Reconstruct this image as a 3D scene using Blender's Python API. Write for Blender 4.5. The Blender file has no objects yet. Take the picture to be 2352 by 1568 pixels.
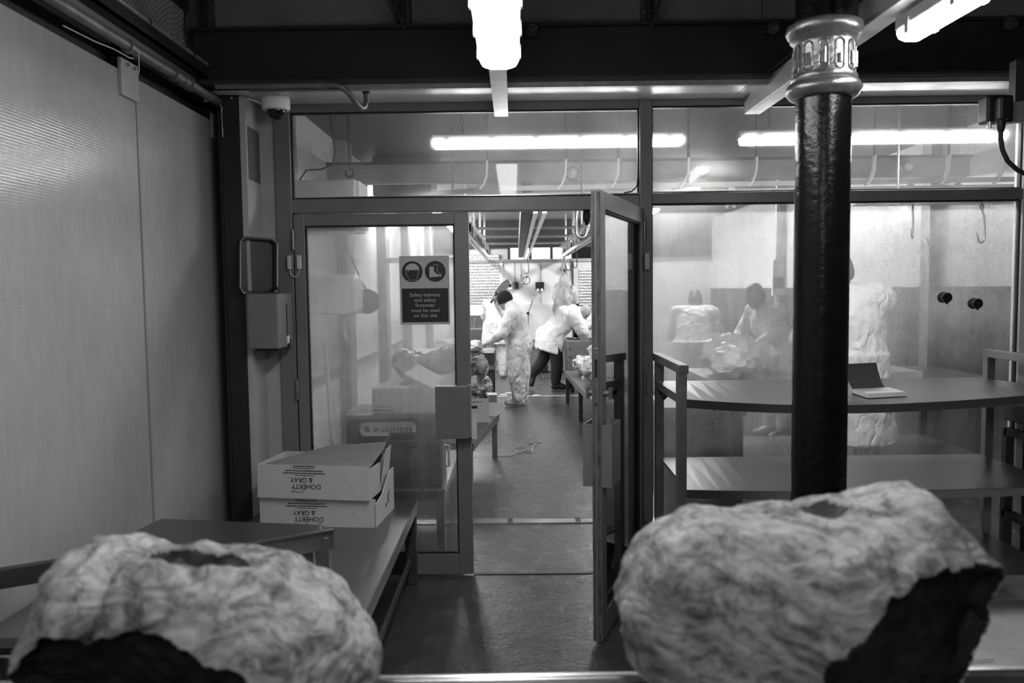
import bpy, bmesh, math, random
from mathutils import Vector, Matrix, Euler, noise
random.seed(7)
S = bpy.context.scene
COL = S.collection

# ---------------------------------------------------------------- camera
cam_d = bpy.data.cameras.new('camera'); cam = bpy.data.objects.new('camera', cam_d); COL.objects.link(cam)
cam_d.sensor_width = 36.0; cam_d.lens = 28.0; cam_d.clip_start = 0.05; cam_d.clip_end = 100
cam.matrix_world = (Matrix.Translation((0, 0, 1.6)) @ Matrix.Rotation(0.0046, 4, 'Z')
                    @ Matrix.Rotation(math.radians(90 - 3.72), 4, 'X') @ Matrix.Rotation(-0.012, 4, 'Z'))
cam_d.dof.use_dof = True; cam_d.dof.focus_distance = 5.6; cam_d.dof.aperture_fstop = 3.5
S.camera = cam
# ---------------------------------------------------------------- world, exposure
w = bpy.data.worlds.new('world'); S.world = w; w.use_nodes = True
w.node_tree.nodes['Background'].inputs[0].default_value = (0.5, 0.5, 0.5, 1)
w.node_tree.nodes['Background'].inputs[1].default_value = 0.02
S.view_settings.view_transform = 'Standard'; S.view_settings.look = 'None'
S.view_settings.gamma = 1.0; S.view_settings.use_curve_mapping = False
S.view_settings.exposure = 1.3
HALL_LAMP = 13.0      # diffuser emission of the lamps in the hall
ROOM_LAMP = 20.0     # diffuser emission of the lamps in the cutting room

# ---------------------------------------------------------------- materials
MATS = {}
def _nodes(name):
    m = bpy.data.materials.new(name); m.use_nodes = True
    nt = m.node_tree; b = nt.nodes['Principled BSDF']
    MATS[name] = m
    return m, nt, b
def _coord(nt, scale=(1, 1, 1)):
    tc = nt.nodes.new('ShaderNodeTexCoord'); mp = nt.nodes.new('ShaderNodeMapping')
    mp.inputs['Scale'].default_value = scale
    nt.links.new(tc.outputs['Object'], mp.inputs['Vector'])
    return mp.outputs['Vector']
def _noise(nt, vec, scale, detail=4, rough=0.6):
    n = nt.nodes.new('ShaderNodeTexNoise'); n.inputs['Scale'].default_value = scale
    n.inputs['Detail'].default_value = detail; n.inputs['Roughness'].default_value = rough
    nt.links.new(vec, n.inputs['Vector']); return n.outputs['Fac']
def _ramp(nt, fac, stops):
    r = nt.nodes.new('ShaderNodeValToRGB'); e = r.color_ramp.elements
    while len(e) < len(stops): e.new(0.5)
    for i, (p, v) in enumerate(stops):
        e[i].position = p; e[i].color = (v, v, v, 1)
    nt.links.new(fac, r.inputs['Fac']); return r.outputs['Color']
def _range(nt, v, a, b, c, d):
    r = nt.nodes.new('ShaderNodeMapRange'); r.inputs[1].default_value = a; r.inputs[2].default_value = b
    r.inputs[3].default_value = c; r.inputs[4].default_value = d
    nt.links.new(v, r.inputs[0]); return r.outputs[0]
def _math(nt, op, a, b):
    n = nt.nodes.new('ShaderNodeMath'); n.operation = op
    for i, v in enumerate((a, b)):
        if isinstance(v, (int, float)): n.inputs[i].default_value = v
        else: nt.links.new(v, n.inputs[i])
    return n.outputs[0]
def mat(name, c, rough=0.5, metal=0.0, var=0.0, vscale=3.0, stretch=(1, 1, 1), rvar=0.0, bump=0.0, bscale=40.0, spec=0.5, coat=0.0):
    m, nt, b = _nodes(name)
    vec = _coord(nt, stretch)
    b.inputs['Base Color'].default_value = (c, c, c, 1)
    b.inputs['Roughness'].default_value = rough; b.inputs['Metallic'].default_value = metal
    b.inputs['Specular IOR Level'].default_value = spec
    if coat: b.inputs['Coat Weight'].default_value = coat; b.inputs['Coat Roughness'].default_value = 0.12
    if var or rvar:
        n = _noise(nt, vec, vscale, 6, 0.65)
        if var:
            col = _ramp(nt, n, [(0.3, c * (1 - var)), (0.7, min(1, c * (1 + var)))])
            nt.links.new(col, b.inputs['Base Color'])
        if rvar:
            nt.links.new(_range(nt, n, 0.3, 0.7, max(0.05, rough - rvar), min(1, rough + rvar)), b.inputs['Roughness'])
    if bump:
        bp = nt.nodes.new('ShaderNodeBump'); bp.inputs['Strength'].default_value = bump; bp.inputs['Distance'].default_value = 0.01
        nt.links.new(_noise(nt, vec, bscale, 4), bp.inputs['Height']); nt.links.new(bp.outputs[0], b.inputs['Normal'])
    return m
def emit(name, strength):
    m, nt, b = _nodes(name)
    b.inputs['Base Color'].default_value = (0.9, 0.9, 0.9, 1)
    b.inputs['Emission Color'].default_value = (1, 1, 1, 1); b.inputs['Emission Strength'].default_value = strength
    return m
def glass(name, fog=0.1, patch=0.0, streak=0.0, pscale=2.5, lo=0.45, hi=0.7, haze=0.1, tint=0.96, white=0.85, drops=0.0, rise=None, side=None, ior=1.33):
    """Clear pane, a film of dirt and condensation with its own blotches, runs and droplets."""
    m, nt, b = _nodes(name)
    for n in list(nt.nodes):
        if n.type != 'OUTPUT_MATERIAL': nt.nodes.remove(n)
    out = nt.nodes['Material Output'] if 'Material Output' in nt.nodes else [n for n in nt.nodes if n.type == 'OUTPUT_MATERIAL'][0]
    N, L = nt.nodes, nt.links
    tr = N.new('ShaderNodeBsdfTransparent'); tr.inputs[0].default_value = (tint, tint, tint, 1)
    rf = N.new('ShaderNodeBsdfRefraction'); rf.inputs['IOR'].default_value = 1.25; rf.inputs['Roughness'].default_value = 0.45
    rf.inputs['Color'].default_value = (0.9, 0.9, 0.9, 1)
    dif = N.new('ShaderNodeBsdfDiffuse'); dif.inputs[0].default_value = (white * .5, white * .5, white * .5, 1)
    tl = N.new('ShaderNodeBsdfTranslucent'); tl.inputs[0].default_value = (white, white, white, 1)
    film = N.new('ShaderNodeMixShader'); film.inputs[0].default_value = 0.75
    L.new(dif.outputs[0], film.inputs[1]); L.new(tl.outputs[0], film.inputs[2])
    clear = N.new('ShaderNodeMixShader'); clear.inputs[0].default_value = haze
    L.new(tr.outputs[0], clear.inputs[1]); L.new(rf.outputs[0], clear.inputs[2])
    vec = _coord(nt); vs = _coord(nt, (1, 1, 0.12))
    f = _range(nt, _noise(nt, vec, pscale, 5, 0.6), lo, hi, 0, patch)
    if streak: f = _math(nt, 'ADD', f, _range(nt, _noise(nt, vs, 22, 4, 0.7), 0.45, 0.8, 0, streak))
    if drops:
        d = _noise(nt, vec, 160, 2, 0.5)
        f = _math(nt, 'SUBTRACT', f, _math(nt, 'MULTIPLY', _range(nt, d, 0.58, 0.66, 0, drops), _range(nt, _noise(nt, vec, 1.7, 3), 0.45, 0.6, 0, 1)))
    if rise:      # condensation hangs thicker on the upper part of the pane
        sx = nt.nodes.new('ShaderNodeSeparateXYZ'); nt.links.new(vec, sx.inputs[0])
        f = _math(nt, 'ADD', f, _range(nt, _math(nt, 'ADD', sx.outputs[2], _math(nt, 'MULTIPLY', _noise(nt, vec, 2.2, 4), .8)), rise[0] + .4, rise[1] + .4, 0, rise[2]))
    if side:      # steam drifts from the door side of the pane
        sx = nt.nodes.new('ShaderNodeSeparateXYZ'); nt.links.new(vec, sx.inputs[0])
        f = _math(nt, 'ADD', f, _range(nt, _math(nt, 'ADD', sx.outputs[0], _math(nt, 'MULTIPLY', _noise(nt, vec, 1.6, 5), 1.4)), side[0] + .7, side[1] + .7, side[2], 0))
    f = _math(nt, 'ADD', f, fog)
    cl = N.new('ShaderNodeClamp'); cl.inputs[2].default_value = 0.94; L.new(f, cl.inputs[0])
    mx = N.new('ShaderNodeMixShader'); L.new(cl.outputs[0], mx.inputs[0])
    L.new(clear.outputs[0], mx.inputs[1]); L.new(film.outputs[0], mx.inputs[2])
    gl = N.new('ShaderNodeBsdfGlossy'); gl.inputs['Roughness'].default_value = 0.03
    fr = N.new('ShaderNodeFresnel'); fr.inputs[0].default_value = ior
    m2 = N.new('ShaderNodeMixShader'); L.new(fr.outputs[0], m2.inputs[0]); L.new(mx.outputs[0], m2.inputs[1]); L.new(gl.outputs[0], m2.inputs[2])
    L.new(m2.outputs[0], out.inputs[0])
    return m

def grp_panel(name, c):
    """glossy glass-fibre wall lining with fine embossed dots and scuffs"""
    m, nt, b = _nodes(name)
    vec = _coord(nt)
    n = _noise(nt, vec, 1.3, 6, 0.65)
    sc = _ramp(nt, _noise(nt, _coord(nt, (1, 3, 0.6)), 9, 8, 0.75), [(0.22, c * .6), (0.33, c * 0.93), (0.7, c * 1.07)])
    mx = nt.nodes.new('ShaderNodeMix'); mx.data_type = 'RGBA'; mx.blend_type = 'MULTIPLY'; mx.inputs[0].default_value = 0.6
    nt.links.new(sc, mx.inputs[6]); nt.links.new(_ramp(nt, n, [(0.3, 0.75), (0.65, 1.0)]), mx.inputs[7])
    nt.links.new(mx.outputs[2], b.inputs['Base Color'])
    nt.links.new(_range(nt, n, 0.3, 0.7, 0.13, 0.26), b.inputs['Roughness'])
    vo = nt.nodes.new('ShaderNodeTexVoronoi'); vo.inputs['Scale'].default_value = 95; vo.inputs['Randomness'].default_value = 0.05
    nt.links.new(vec, vo.inputs['Vector'])
    bp = nt.nodes.new('ShaderNodeBump'); bp.inputs['Strength'].default_value = 0.22; bp.inputs['Distance'].default_value = 0.003
    nt.links.new(vo.outputs['Distance'], bp.inputs['Height'])
    bp2 = nt.nodes.new('ShaderNodeBump'); bp2.inputs['Strength'].default_value = 0.12; bp2.inputs['Distance'].default_value = 0.03
    nt.links.new(_noise(nt, vec, 2.2, 3), bp2.inputs['Height']); nt.links.new(bp2.outputs[0], bp.inputs['Normal'])
    nt.links.new(bp.outputs[0], b.inputs['Normal'])
    return m
def wet_floor(name, c):
    m, nt, b = _nodes(name)
    vec = _coord(nt)
    n1 = _noise(nt, vec, 1.6, 8, 0.7); n2 = _noise(nt, vec, 5.5, 8, 0.75)
    col = _ramp(nt, _math(nt, 'MULTIPLY', _math(nt, 'ADD', n1, n2), 0.5), [(0.3, c * .5), (0.5, c * .95), (0.7, c * 1.5)])
    nt.links.new(col, b.inputs['Base Color'])
    nt.links.new(_range(nt, n2, 0.35, 0.65, 0.08, 0.34), b.inputs['Roughness'])
    bp = nt.nodes.new('ShaderNodeBump'); bp.inputs['Strength'].default_value = 0.45; bp.inputs['Distance'].default_value = 0.006
    h = _math(nt, 'ADD', _noise(nt, vec, 42, 5, 0.7), _math(nt, 'MULTIPLY', _noise(nt, vec, 6, 4), 1.5))
    nt.links.new(h, bp.inputs['Height']); nt.links.new(bp.outputs[0], b.inputs['Normal'])
    return m
def fat_mat(name):
    """beef: mottled fat with membrane wrinkles; the point attribute 'flesh' marks the dark lean cut faces"""
    m, nt, b = _nodes(name)
    vec = _coord(nt); vs = _coord(nt, (1.0, 1.0, 2.2))
    dn = nt.nodes.new('ShaderNodeTexNoise'); dn.inputs['Scale'].default_value = 6; nt.links.new(vec, dn.inputs['Vector'])
    wv = nt.nodes.new('ShaderNodeVectorMath'); wv.operation = 'MULTIPLY_ADD'; nt.links.new(dn.outputs['Color'], wv.inputs[0]); wv.inputs[1].default_value = (.22, .22, .22); nt.links.new(vs, wv.inputs[2])
    warp = wv.outputs[0]
    a = _noise(nt, warp, 13, 9, 0.7); d = _noise(nt, warp, 46, 6, 0.7); big = _noise(nt, vec, 4.5, 3, .5)
    ridge = _math(nt, 'ABSOLUTE', _math(nt, 'SUBTRACT', _noise(nt, warp, 11, 3, .5), .5), 0)
    crease = _range(nt, ridge, 0.0, .035, 0, 1)
    mixv = _math(nt, 'ADD', _math(nt, 'ADD', _math(nt, 'MULTIPLY', a, 0.5), _math(nt, 'MULTIPLY', d, 0.28)), _math(nt, 'MULTIPLY', big, .22))
    col = _ramp(nt, mixv, [(0.37, 0.03), (0.435, 0.15), (0.5, 0.38), (0.6, 0.66)])
    cm = nt.nodes.new('ShaderNodeMix'); cm.data_type = 'RGBA'; cm.blend_type = 'MULTIPLY'; cm.inputs[0].default_value = .55
    nt.links.new(col, cm.inputs[6]); nt.links.new(_ramp(nt, crease, [(0, .3), (1, 1)]), cm.inputs[7])
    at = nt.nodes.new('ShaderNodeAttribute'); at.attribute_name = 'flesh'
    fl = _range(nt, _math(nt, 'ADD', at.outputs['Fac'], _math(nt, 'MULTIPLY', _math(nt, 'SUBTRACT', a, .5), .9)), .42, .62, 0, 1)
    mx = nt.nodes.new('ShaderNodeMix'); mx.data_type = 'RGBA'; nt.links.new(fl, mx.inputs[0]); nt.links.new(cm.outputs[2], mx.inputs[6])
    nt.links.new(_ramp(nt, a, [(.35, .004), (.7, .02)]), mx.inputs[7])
    nt.links.new(mx.outputs[2], b.inputs['Base Color']); b.inputs['Roughness'].default_value = 0.5; b.inputs['Specular IOR Level'].default_value = .35
    bp = nt.nodes.new('ShaderNodeBump'); bp.inputs['Strength'].default_value = 0.9; bp.inputs['Distance'].default_value = 0.012
    hh = _math(nt, 'ADD', mixv, _math(nt, 'MULTIPLY', crease, .12))
    nt.links.new(hh, bp.inputs['Height']); nt.links.new(bp.outputs[0], b.inputs['Normal'])
    return m
def bag_mat(name):
    """meat and bone showing through glossy plastic film"""
    m, nt, b = _nodes(name)
    vec = _coord(nt)
    col = _ramp(nt, _noise(nt, vec, 7, 6, 0.65), [(0.38, 0.1), (0.47, 0.4), (0.56, 0.75)])
    nt.links.new(col, b.inputs['Base Color']); b.inputs['Roughness'].default_value = 0.22
    bp = nt.nodes.new('ShaderNodeBump'); bp.inputs['Strength'].default_value = 0.8; bp.inputs['Distance'].default_value = 0.02
    nt.links.new(_noise(nt, _coord(nt, (1, 1, 2.5)), 18, 4), bp.inputs['Height']); nt.links.new(bp.outputs[0], b.inputs['Normal'])
    return m
def tread_mat(name):
    m, nt, b = _nodes(name)
    b.inputs['Base Color'].default_value = (.62, .62, .62, 1); b.inputs['Metallic'].default_value = .85; b.inputs['Roughness'].default_value = .35
    vo = nt.nodes.new('ShaderNodeTexVoronoi'); vo.inputs['Scale'].default_value = 22; vo.inputs['Randomness'].default_value = 0.15
    mp = _coord(nt, (1.6, 1, 0.8)); nt.links.new(mp, vo.inputs['Vector'])
    bp = nt.nodes.new('ShaderNodeBump'); bp.inputs['Strength'].default_value = 0.9; bp.inputs['Distance'].default_value = 0.02
    nt.links.new(vo.outputs['Distance'], bp.inputs['Height']); nt.links.new(bp.outputs[0], b.inputs['Normal'])
    return m

M_PANEL = grp_panel('wall_panel_grp', 0.4)
M_PALE = mat('pale_painted_board', 0.42, 0.5, var=0.18, vscale=2.5, rvar=.1)
M_SOFFIT = mat('soffit_board', 0.8, 0.38, var=0.15, vscale=2, rvar=.12, bump=.1, bscale=3)
M_GREYWALL = mat('grey_upper_wall', 0.15, 0.7, var=0.15, vscale=4)
M_FRAME = mat('painted_aluminium', 0.2, 0.42, 0.25, var=0.08, vscale=8, rvar=.08)
M_FRAMED = mat('dark_gasket', 0.012, 0.6)
M_WORN = mat('worn_door_edge', 0.1, 0.6, .2, var=.8, vscale=30, stretch=(1, 1, .3))
M_DARK = mat('dark_painted_steel', 0.016, 0.55, var=.3, vscale=6)
M_DARK2 = mat('dark_grey_steel', 0.05, 0.5, .2, var=.3, vscale=6)
M_STEEL = mat('stainless_sheet', 0.24, 0.33, 0.9)
M_STEELD = mat('dull_stainless', 0.3, 0.4, 0.85, var=.2, vscale=4, rvar=.1)
M_STEELB = mat('bright_steel', 0.6, 0.25, 0.95, var=.1, vscale=12)
M_RAIL = mat('worn_rail_steel', .3, .5, .6, var=.2, vscale=10)
M_GALV = mat('galvanised_channel', 0.36, 0.45, 0.6, var=.2, vscale=14)
M_PIPE = mat('old_pipe', 0.2, 0.45, .5, var=.35, vscale=9, bump=.2)
M_IRON = mat('black_gloss_cast_iron', 0.004, 0.24, 0.0, var=.3, vscale=10, bump=.3, bscale=26, spec=.4)
M_SILVER = mat('silver_painted_capital', 0.26, 0.33, 0.75, var=.3, vscale=16, bump=.4, bscale=30)
M_FLOOR = wet_floor('wet_resin_floor', 0.035)
M_FLOOR2 = wet_floor('cutting_room_floor', 0.075)
M_KERB = mat('pale_concrete', 0.8, .65, var=.15, vscale=3, bump=.2, bscale=12)
M_WHITE = mat('white_gloss_wall', 0.82, .3, var=.05, vscale=2, rvar=.1)
M_WHITEP = mat('white_plastic', 0.8, .4, var=.06, vscale=6)
M_OFFW = mat('off_white_panel', 0.6, .4, var=.1, vscale=3)
M_MIDG = mat('mid_grey_lining', 0.3, .45, .3, var=.25, vscale=3)
M_ROOMG = mat('grey_ceiling_board', 0.13, .7, var=.1, vscale=4)
M_CARD = mat('white_cardboard', 0.5, .8, var=.06, vscale=8)
M_CARDB = mat('brown_cardboard', 0.2, .85, var=.08, vscale=14)
M_INK = mat('black_ink', 0.015, .7)
def cotton(name, c, var):
    m, nt, b = _nodes(name); vec = _coord(nt, (1, 1, .6))
    dn = nt.nodes.new('ShaderNodeTexNoise'); dn.inputs['Scale'].default_value = 4; nt.links.new(vec, dn.inputs['Vector'])
    wv = nt.nodes.new('ShaderNodeVectorMath'); wv.operation = 'MULTIPLY_ADD'; nt.links.new(dn.outputs['Color'], wv.inputs[0]); wv.inputs[1].default_value = (.5, .5, .5); nt.links.new(vec, wv.inputs[2])
    nt.links.new(_ramp(nt, _noise(nt, vec, 4, 6, .65), [(.3, c * (1 - var)), (.7, min(1, c * (1 + var)))]), b.inputs['Base Color']); b.inputs['Roughness'].default_value = .85
    fold = _math(nt, 'ABSOLUTE', _math(nt, 'SUBTRACT', _noise(nt, wv.outputs[0], 5, 2, .5), .5), 0)
    bp = nt.nodes.new('ShaderNodeBump'); bp.inputs['Strength'].default_value = .8; bp.inputs['Distance'].default_value = .12
    nt.links.new(fold, bp.inputs['Height']); nt.links.new(bp.outputs[0], b.inputs['Normal']); return m
M_COTTON = cotton('white_cotton', .8, .06); M_COTTON2 = cotton('soiled_white_coverall', .66, .12)
M_DENIM = mat('dark_trousers', 0.018, .8, var=.3, vscale=20)
M_WOOL = mat('black_wool', 0.008, .95, bump=.6, bscale=150)
M_SKIN = mat('skin', 0.36, .55, var=.12, vscale=14)
M_SKIN2 = mat('weathered_skin', 0.22, .55, var=.15, vscale=14)
M_RUBBER = mat('black_rubber', 0.01, .55)
M_BLACKP = mat('black_plastic', 0.013, .4, var=.2, vscale=8)
M_DARKP = mat('dark_crate_plastic', 0.045, .45, var=.2, vscale=8)
M_SIGN = mat('sign_face', 0.5, .45); M_SIGND = mat('sign_dark_print', 0.02, .45)
M_NOTICE = mat('printed_notice', 0.1, .6, var=.7, vscale=26, stretch=(1, 1, 5))
M_FAT = fat_mat('beef_fat'); M_FLESH = mat('dark_dry_flesh', 0.006, .7, var=.6, vscale=14, bump=.25, bscale=30, spec=.25)
M_BAG = bag_mat('bagged_meat'); M_TREAD = tread_mat('tread_plate')
M_STRING = mat('white_string', 0.6, .9)
M_CARCASS = mat('hanging_carcass', 0.42, .5, var=.5, vscale=7, bump=.5, bscale=12)
M_LAMP = emit('lamp_diffuser', HALL_LAMP); M_LAMPI = emit('room_lamp_diffuser', ROOM_LAMP); M_LAMPC = emit('room_ceiling_diffuser', ROOM_LAMP * 1.75); M_DAY = emit('bright_daylight_pane', 3.0)
M_BULB = glass('bulb_glass', fog=.12, haze=.02, tint=.9)
G_TRANS = glass('transom_glass', fog=.07, patch=.12, pscale=2.0, lo=.4, hi=.75, haze=.11)
G_DOOR = glass('fogged_door_glass', fog=.1, patch=.22, streak=.1, pscale=1.6, lo=.45, hi=.68, haze=.12, rise=(.75, 1.15, .32))
G_LEAF = glass('open_door_glass', fog=.42, patch=.3, streak=.2, pscale=3, lo=.4, hi=.7, haze=.1)
G_WIN = glass('steamed_window_glass', fog=.05, patch=.3, streak=.1, pscale=1.9, lo=.45, hi=.72, haze=.12, drops=.15, rise=(1.0, 1.3, .12), side=(-.9, .25, .24))
G_CLEAR = glass('pane_back', fog=.0, haze=.0, ior=1.02)

# ---------------------------------------------------------------- builders
def tag(o, label=None, cat=None, group=None, kind=None):
    if label: o['label'] = label
    if cat: o['category'] = cat
    if group: o['group'] = group
    if kind: o['kind'] = kind
    return o
def thing(name, label, cat, loc=(0, 0, 0), rotz=0.0, group=None):
    o = bpy.data.objects.new(name, None); COL.objects.link(o); o.empty_display_size = .1
    o.location = loc; o.rotation_euler = (0, 0, rotz)
    return tag(o, label, cat, group)
def struct(name, label, loc=(0, 0, 0)):
    o = bpy.data.objects.new(name, None); COL.objects.link(o); o.location = loc; o.empty_display_size = .1
    return tag(o, label, None, None, 'structure')
def wm(o):
    m = o.matrix_basis.copy()
    while o.parent: o = o.parent; m = o.matrix_basis @ m
    return m
def copy_tree(o, parent=None, label=None):
    c = o.copy(); COL.objects.link(c); c.parent = parent
    if label: c['label'] = label
    for ch in list(o.children): copy_tree(ch, c)
    return c
class MB:
    def __init__(s): s.v = []; s.f = []; s.m = []; s.mi = 0
    def add(s, vs, fs, mi=None):
        o = len(s.v); s.v += [Vector(v) for v in vs]
        for f in fs: s.f.append([i + o for i in f]); s.m.append(s.mi if mi is None else mi)
        return s
    def box(s, x0, x1, y0, y1, z0, z1, M=None):
        vs = [Vector((x, y, z)) for x in (x0, x1) for y in (y0, y1) for z in (z0, z1)]
        if M: vs = [M @ v for v in vs]
        return s.add(vs, [(0, 1, 3, 2), (4, 6, 7, 5), (0, 4, 5, 1), (2, 3, 7, 6), (0, 2, 6, 4), (1, 5, 7, 3)])
    def beam(s, a, b, wdt, h, up=(0, 0, 1)):
        a, b = Vector(a), Vector(b); d = (b - a).normalized(); u = Vector(up)
        sd = d.cross(u)
        if sd.length < 1e-4: sd = d.cross(Vector((0, 1, 0)))
        sd.normalize(); u = sd.cross(d)
        vs = [p + sd * x * wdt / 2 + u * z * h / 2 for p in (a, b) for x in (-1, 1) for z in (-1, 1)]
        return s.add(vs, [(0, 1, 3, 2), (4, 6, 7, 5), (0, 4, 5, 1), (2, 3, 7, 6), (0, 2, 6, 4), (1, 5, 7, 3)])
    def tube(s, pts, r, n=10, closed=False):
        pts = [Vector(p) for p in pts]; rs = r if isinstance(r, (list, tuple)) else [r] * len(pts)
        k = len(pts); vs = []; prev = None
        for i, p in enumerate(pts):
            if closed: d = pts[(i + 1) % k] - pts[i - 1]
            else: d = pts[min(i + 1, k - 1)] - pts[max(i - 1, 0)]
            d.normalize()
            if prev is None:
                a = d.cross(Vector((0, 0, 1)));  a = a if a.length > 1e-3 else d.cross(Vector((0, 1, 0)))
            else: a = prev - d * prev.dot(d)
            a.normalize(); prev = a; b = d.cross(a)
            vs += [p + (a * math.cos(t) + b * math.sin(t)) * rs[i] for t in [2 * math.pi * j / n for j in range(n)]]
        fs = []
        for i in range(k if closed else k - 1):
            for j in range(n):
                i2 = (i + 1) % k
                fs.append((i * n + j, i * n + (j + 1) % n, i2 * n + (j + 1) % n, i2 * n + j))
        if not closed: fs += [tuple(range(n))[::-1], tuple(range((k - 1) * n, k * n))]
        return s.add(vs, fs)
    def lathe(s, prof, c=(0, 0, 0), n=24, axis=(0, 0, 1), wob=None):
        c = Vector(c); ax = Vector(axis).normalized(); q = Vector((0, 0, 1)).rotation_difference(ax)
        vs = []
        for r, z in prof:
            for j in range(n):
                t = 2 * math.pi * j / n; rr = r * (wob(t, z) if wob else 1)
                vs.append(c + q @ Vector((rr * math.cos(t), rr * math.sin(t), z)))
        k = len(prof); fs = [(i * n + j, i * n + (j + 1) % n, (i + 1) * n + (j + 1) % n, (i + 1) * n + j) for i in range(k - 1) for j in range(n)]
        fs += [tuple(range(n))[::-1], tuple(range((k - 1) * n, k * n))]
        return s.add(vs, fs)
    def prism(s, poly, M, t):
        n = len(poly); vs = [M @ Vector((x, y, 0)) for x, y in poly] + [M @ Vector((x, y, t)) for x, y in poly]
        return s.add(vs, [tuple(range(n))[::-1], tuple(range(n, 2 * n))] + [(i, (i + 1) % n, n + (i + 1) % n, n + i) for i in range(n)])
    def ell(s, c, r, n=14, k=9, f=None):
        c = Vector(c); r = Vector(r) if not isinstance(r, (int, float)) else Vector((r, r, r)); vs = []
        for i in range(k + 1):
            ph = math.pi * (0.02 + .96 * i / k)
            for j in range(n):
                t = 2 * math.pi * j / n; d = Vector((math.sin(ph) * math.cos(t), math.sin(ph) * math.sin(t), math.cos(ph)))
                q = f(d) if f else 1.0
                vs.append(c + Vector((d.x * r.x, d.y * r.y, d.z * r.z)) * q)
        fs = [(i * n + j, (i + 1) * n + j, (i + 1) * n + (j + 1) % n, i * n + (j + 1) % n) for i in range(k) for j in range(n)]
        fs += [tuple(range(n)), tuple(range(k * n, (k + 1) * n))[::-1]]
        return s.add(vs, fs)
    def cap(s, a, b, ra, rb, n=12):
        a, b = Vector(a), Vector(b); d = b - a
        d = d.normalized() if d.length > 1e-6 else Vector((0, 0, 1))
        pts, rs = [], []
        for i in range(4): t = math.pi / 2 * (i + .25) / 4.25; pts.append(a - d * ra * math.cos(t)); rs.append(ra * math.sin(t))
        pts += [a, a.lerp(b, .5), b]; rs += [ra, (ra + rb) / 2, rb]
        for i in range(4): t = math.pi / 2 * (4 - i - .75) / 4.25; pts.append(b + d * rb * math.cos(t)); rs.append(rb * math.sin(t))
        return s.tube(pts, rs, n)
    def loft(s, rings, n=18):
        """rings: (centre, x axis, rx, y axis, ry)"""
        vs = []
        for c, ax, rx, ay, ry in rings:
            c, ax, ay = Vector(c), Vector(ax), Vector(ay)
            for j in range(n):
                t = 2 * math.pi * j / n; vs.append(c + ax * rx * math.cos(t) + ay * ry * math.sin(t))
        k = len(rings); fs = [(i * n + j, i * n + (j + 1) % n, (i + 1) * n + (j + 1) % n, (i + 1) * n + j) for i in range(k - 1) for j in range(n)]
        fs += [tuple(range(n))[::-1], tuple(range((k - 1) * n, k * n))]
        return s.add(vs, fs)
    def build(s, name, m, parent=None, local=False, smooth=False, bevel=0.0, loc=None, sub=0):
        vs = s.v
        if parent and not local:
            inv = wm(parent).inverted(); vs = [inv @ v for v in vs]
        me = bpy.data.meshes.new(name); me.from_pydata([tuple(v) for v in vs], [], s.f)
        ms = m if isinstance(m, (list, tuple)) else [m]
        for x in ms: me.materials.append(x)
        for p, i in zip(me.polygons, s.m): p.material_index = min(i, len(ms) - 1)
        bm = bmesh.new(); bm.from_mesh(me); bmesh.ops.recalc_face_normals(bm, faces=bm.faces); bm.to_mesh(me); bm.free()
        if smooth:
            for p in me.polygons: p.use_smooth = True
        o = bpy.data.objects.new(name, me); COL.objects.link(o); o.parent = parent
        if loc: o.location = loc
        if bevel:
            b = o.modifiers.new('bevel', 'BEVEL'); b.width = bevel; b.segments = 2; b.limit_method = 'ANGLE'
        if sub:
            b = o.modifiers.new('sub', 'SUBSURF'); b.levels = sub; b.render_levels = sub
        if smooth and not sub:
            for p in me.polygons: p.use_smooth = True
            try: me.set_sharp_from_angle(angle=math.radians(40))
            except Exception: pass
        return o
def B(*a): return MB().box(*a)
def text(body, size, M, m, parent, name='lettering', align='CENTER', thick=0.0006, sx=1.0):
    c = bpy.data.curves.new(name, 'FONT'); c.body = body; c.size = size; c.align_x = align; c.align_y = 'CENTER'; c.extrude = thick; c.resolution_u = 3
    c.space_character = 1.0
    t = bpy.data.objects.new('tmp', c); me = bpy.data.meshes.new_from_object(t); bpy.data.objects.remove(t); bpy.data.curves.remove(c)
    me.name = name; me.transform(M @ Matrix.Diagonal((sx, 1, 1, 1)))
    if parent: me.transform(wm(parent).inverted())
    me.materials.clear(); me.materials.append(m)
    o = bpy.data.objects.new(name, me); COL.objects.link(o); o.parent = parent
    return o
def frontM(x, y, z, rot=0.0, roty=0.0):
    """plane facing the hall (normal -Y): local x right, local y up"""
    return Matrix.Translation((x, y, z)) @ Matrix.Rotation(roty, 4, 'Z') @ Matrix.Rotation(math.pi / 2, 4, 'X') @ Matrix.Rotation(rot, 4, 'Z')
def arc(c, r, a0, a1, n, u, v):
    c, u, v = Vector(c), Vector(u), Vector(v)
    return [c + u * r * math.cos(a0 + (a1 - a0) * i / n) + v * r * math.sin(a0 + (a1 - a0) * i / n) for i in range(n + 1)]
def pane(name, x0, x1, y, z0, z1, m, parent):
    b = MB(); b.mi = 1; b.box(x0, x1, y, y + .006, z0, z1)
    b.m[2] = 0
    return b.build(name, [m, G_CLEAR], parent)

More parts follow.
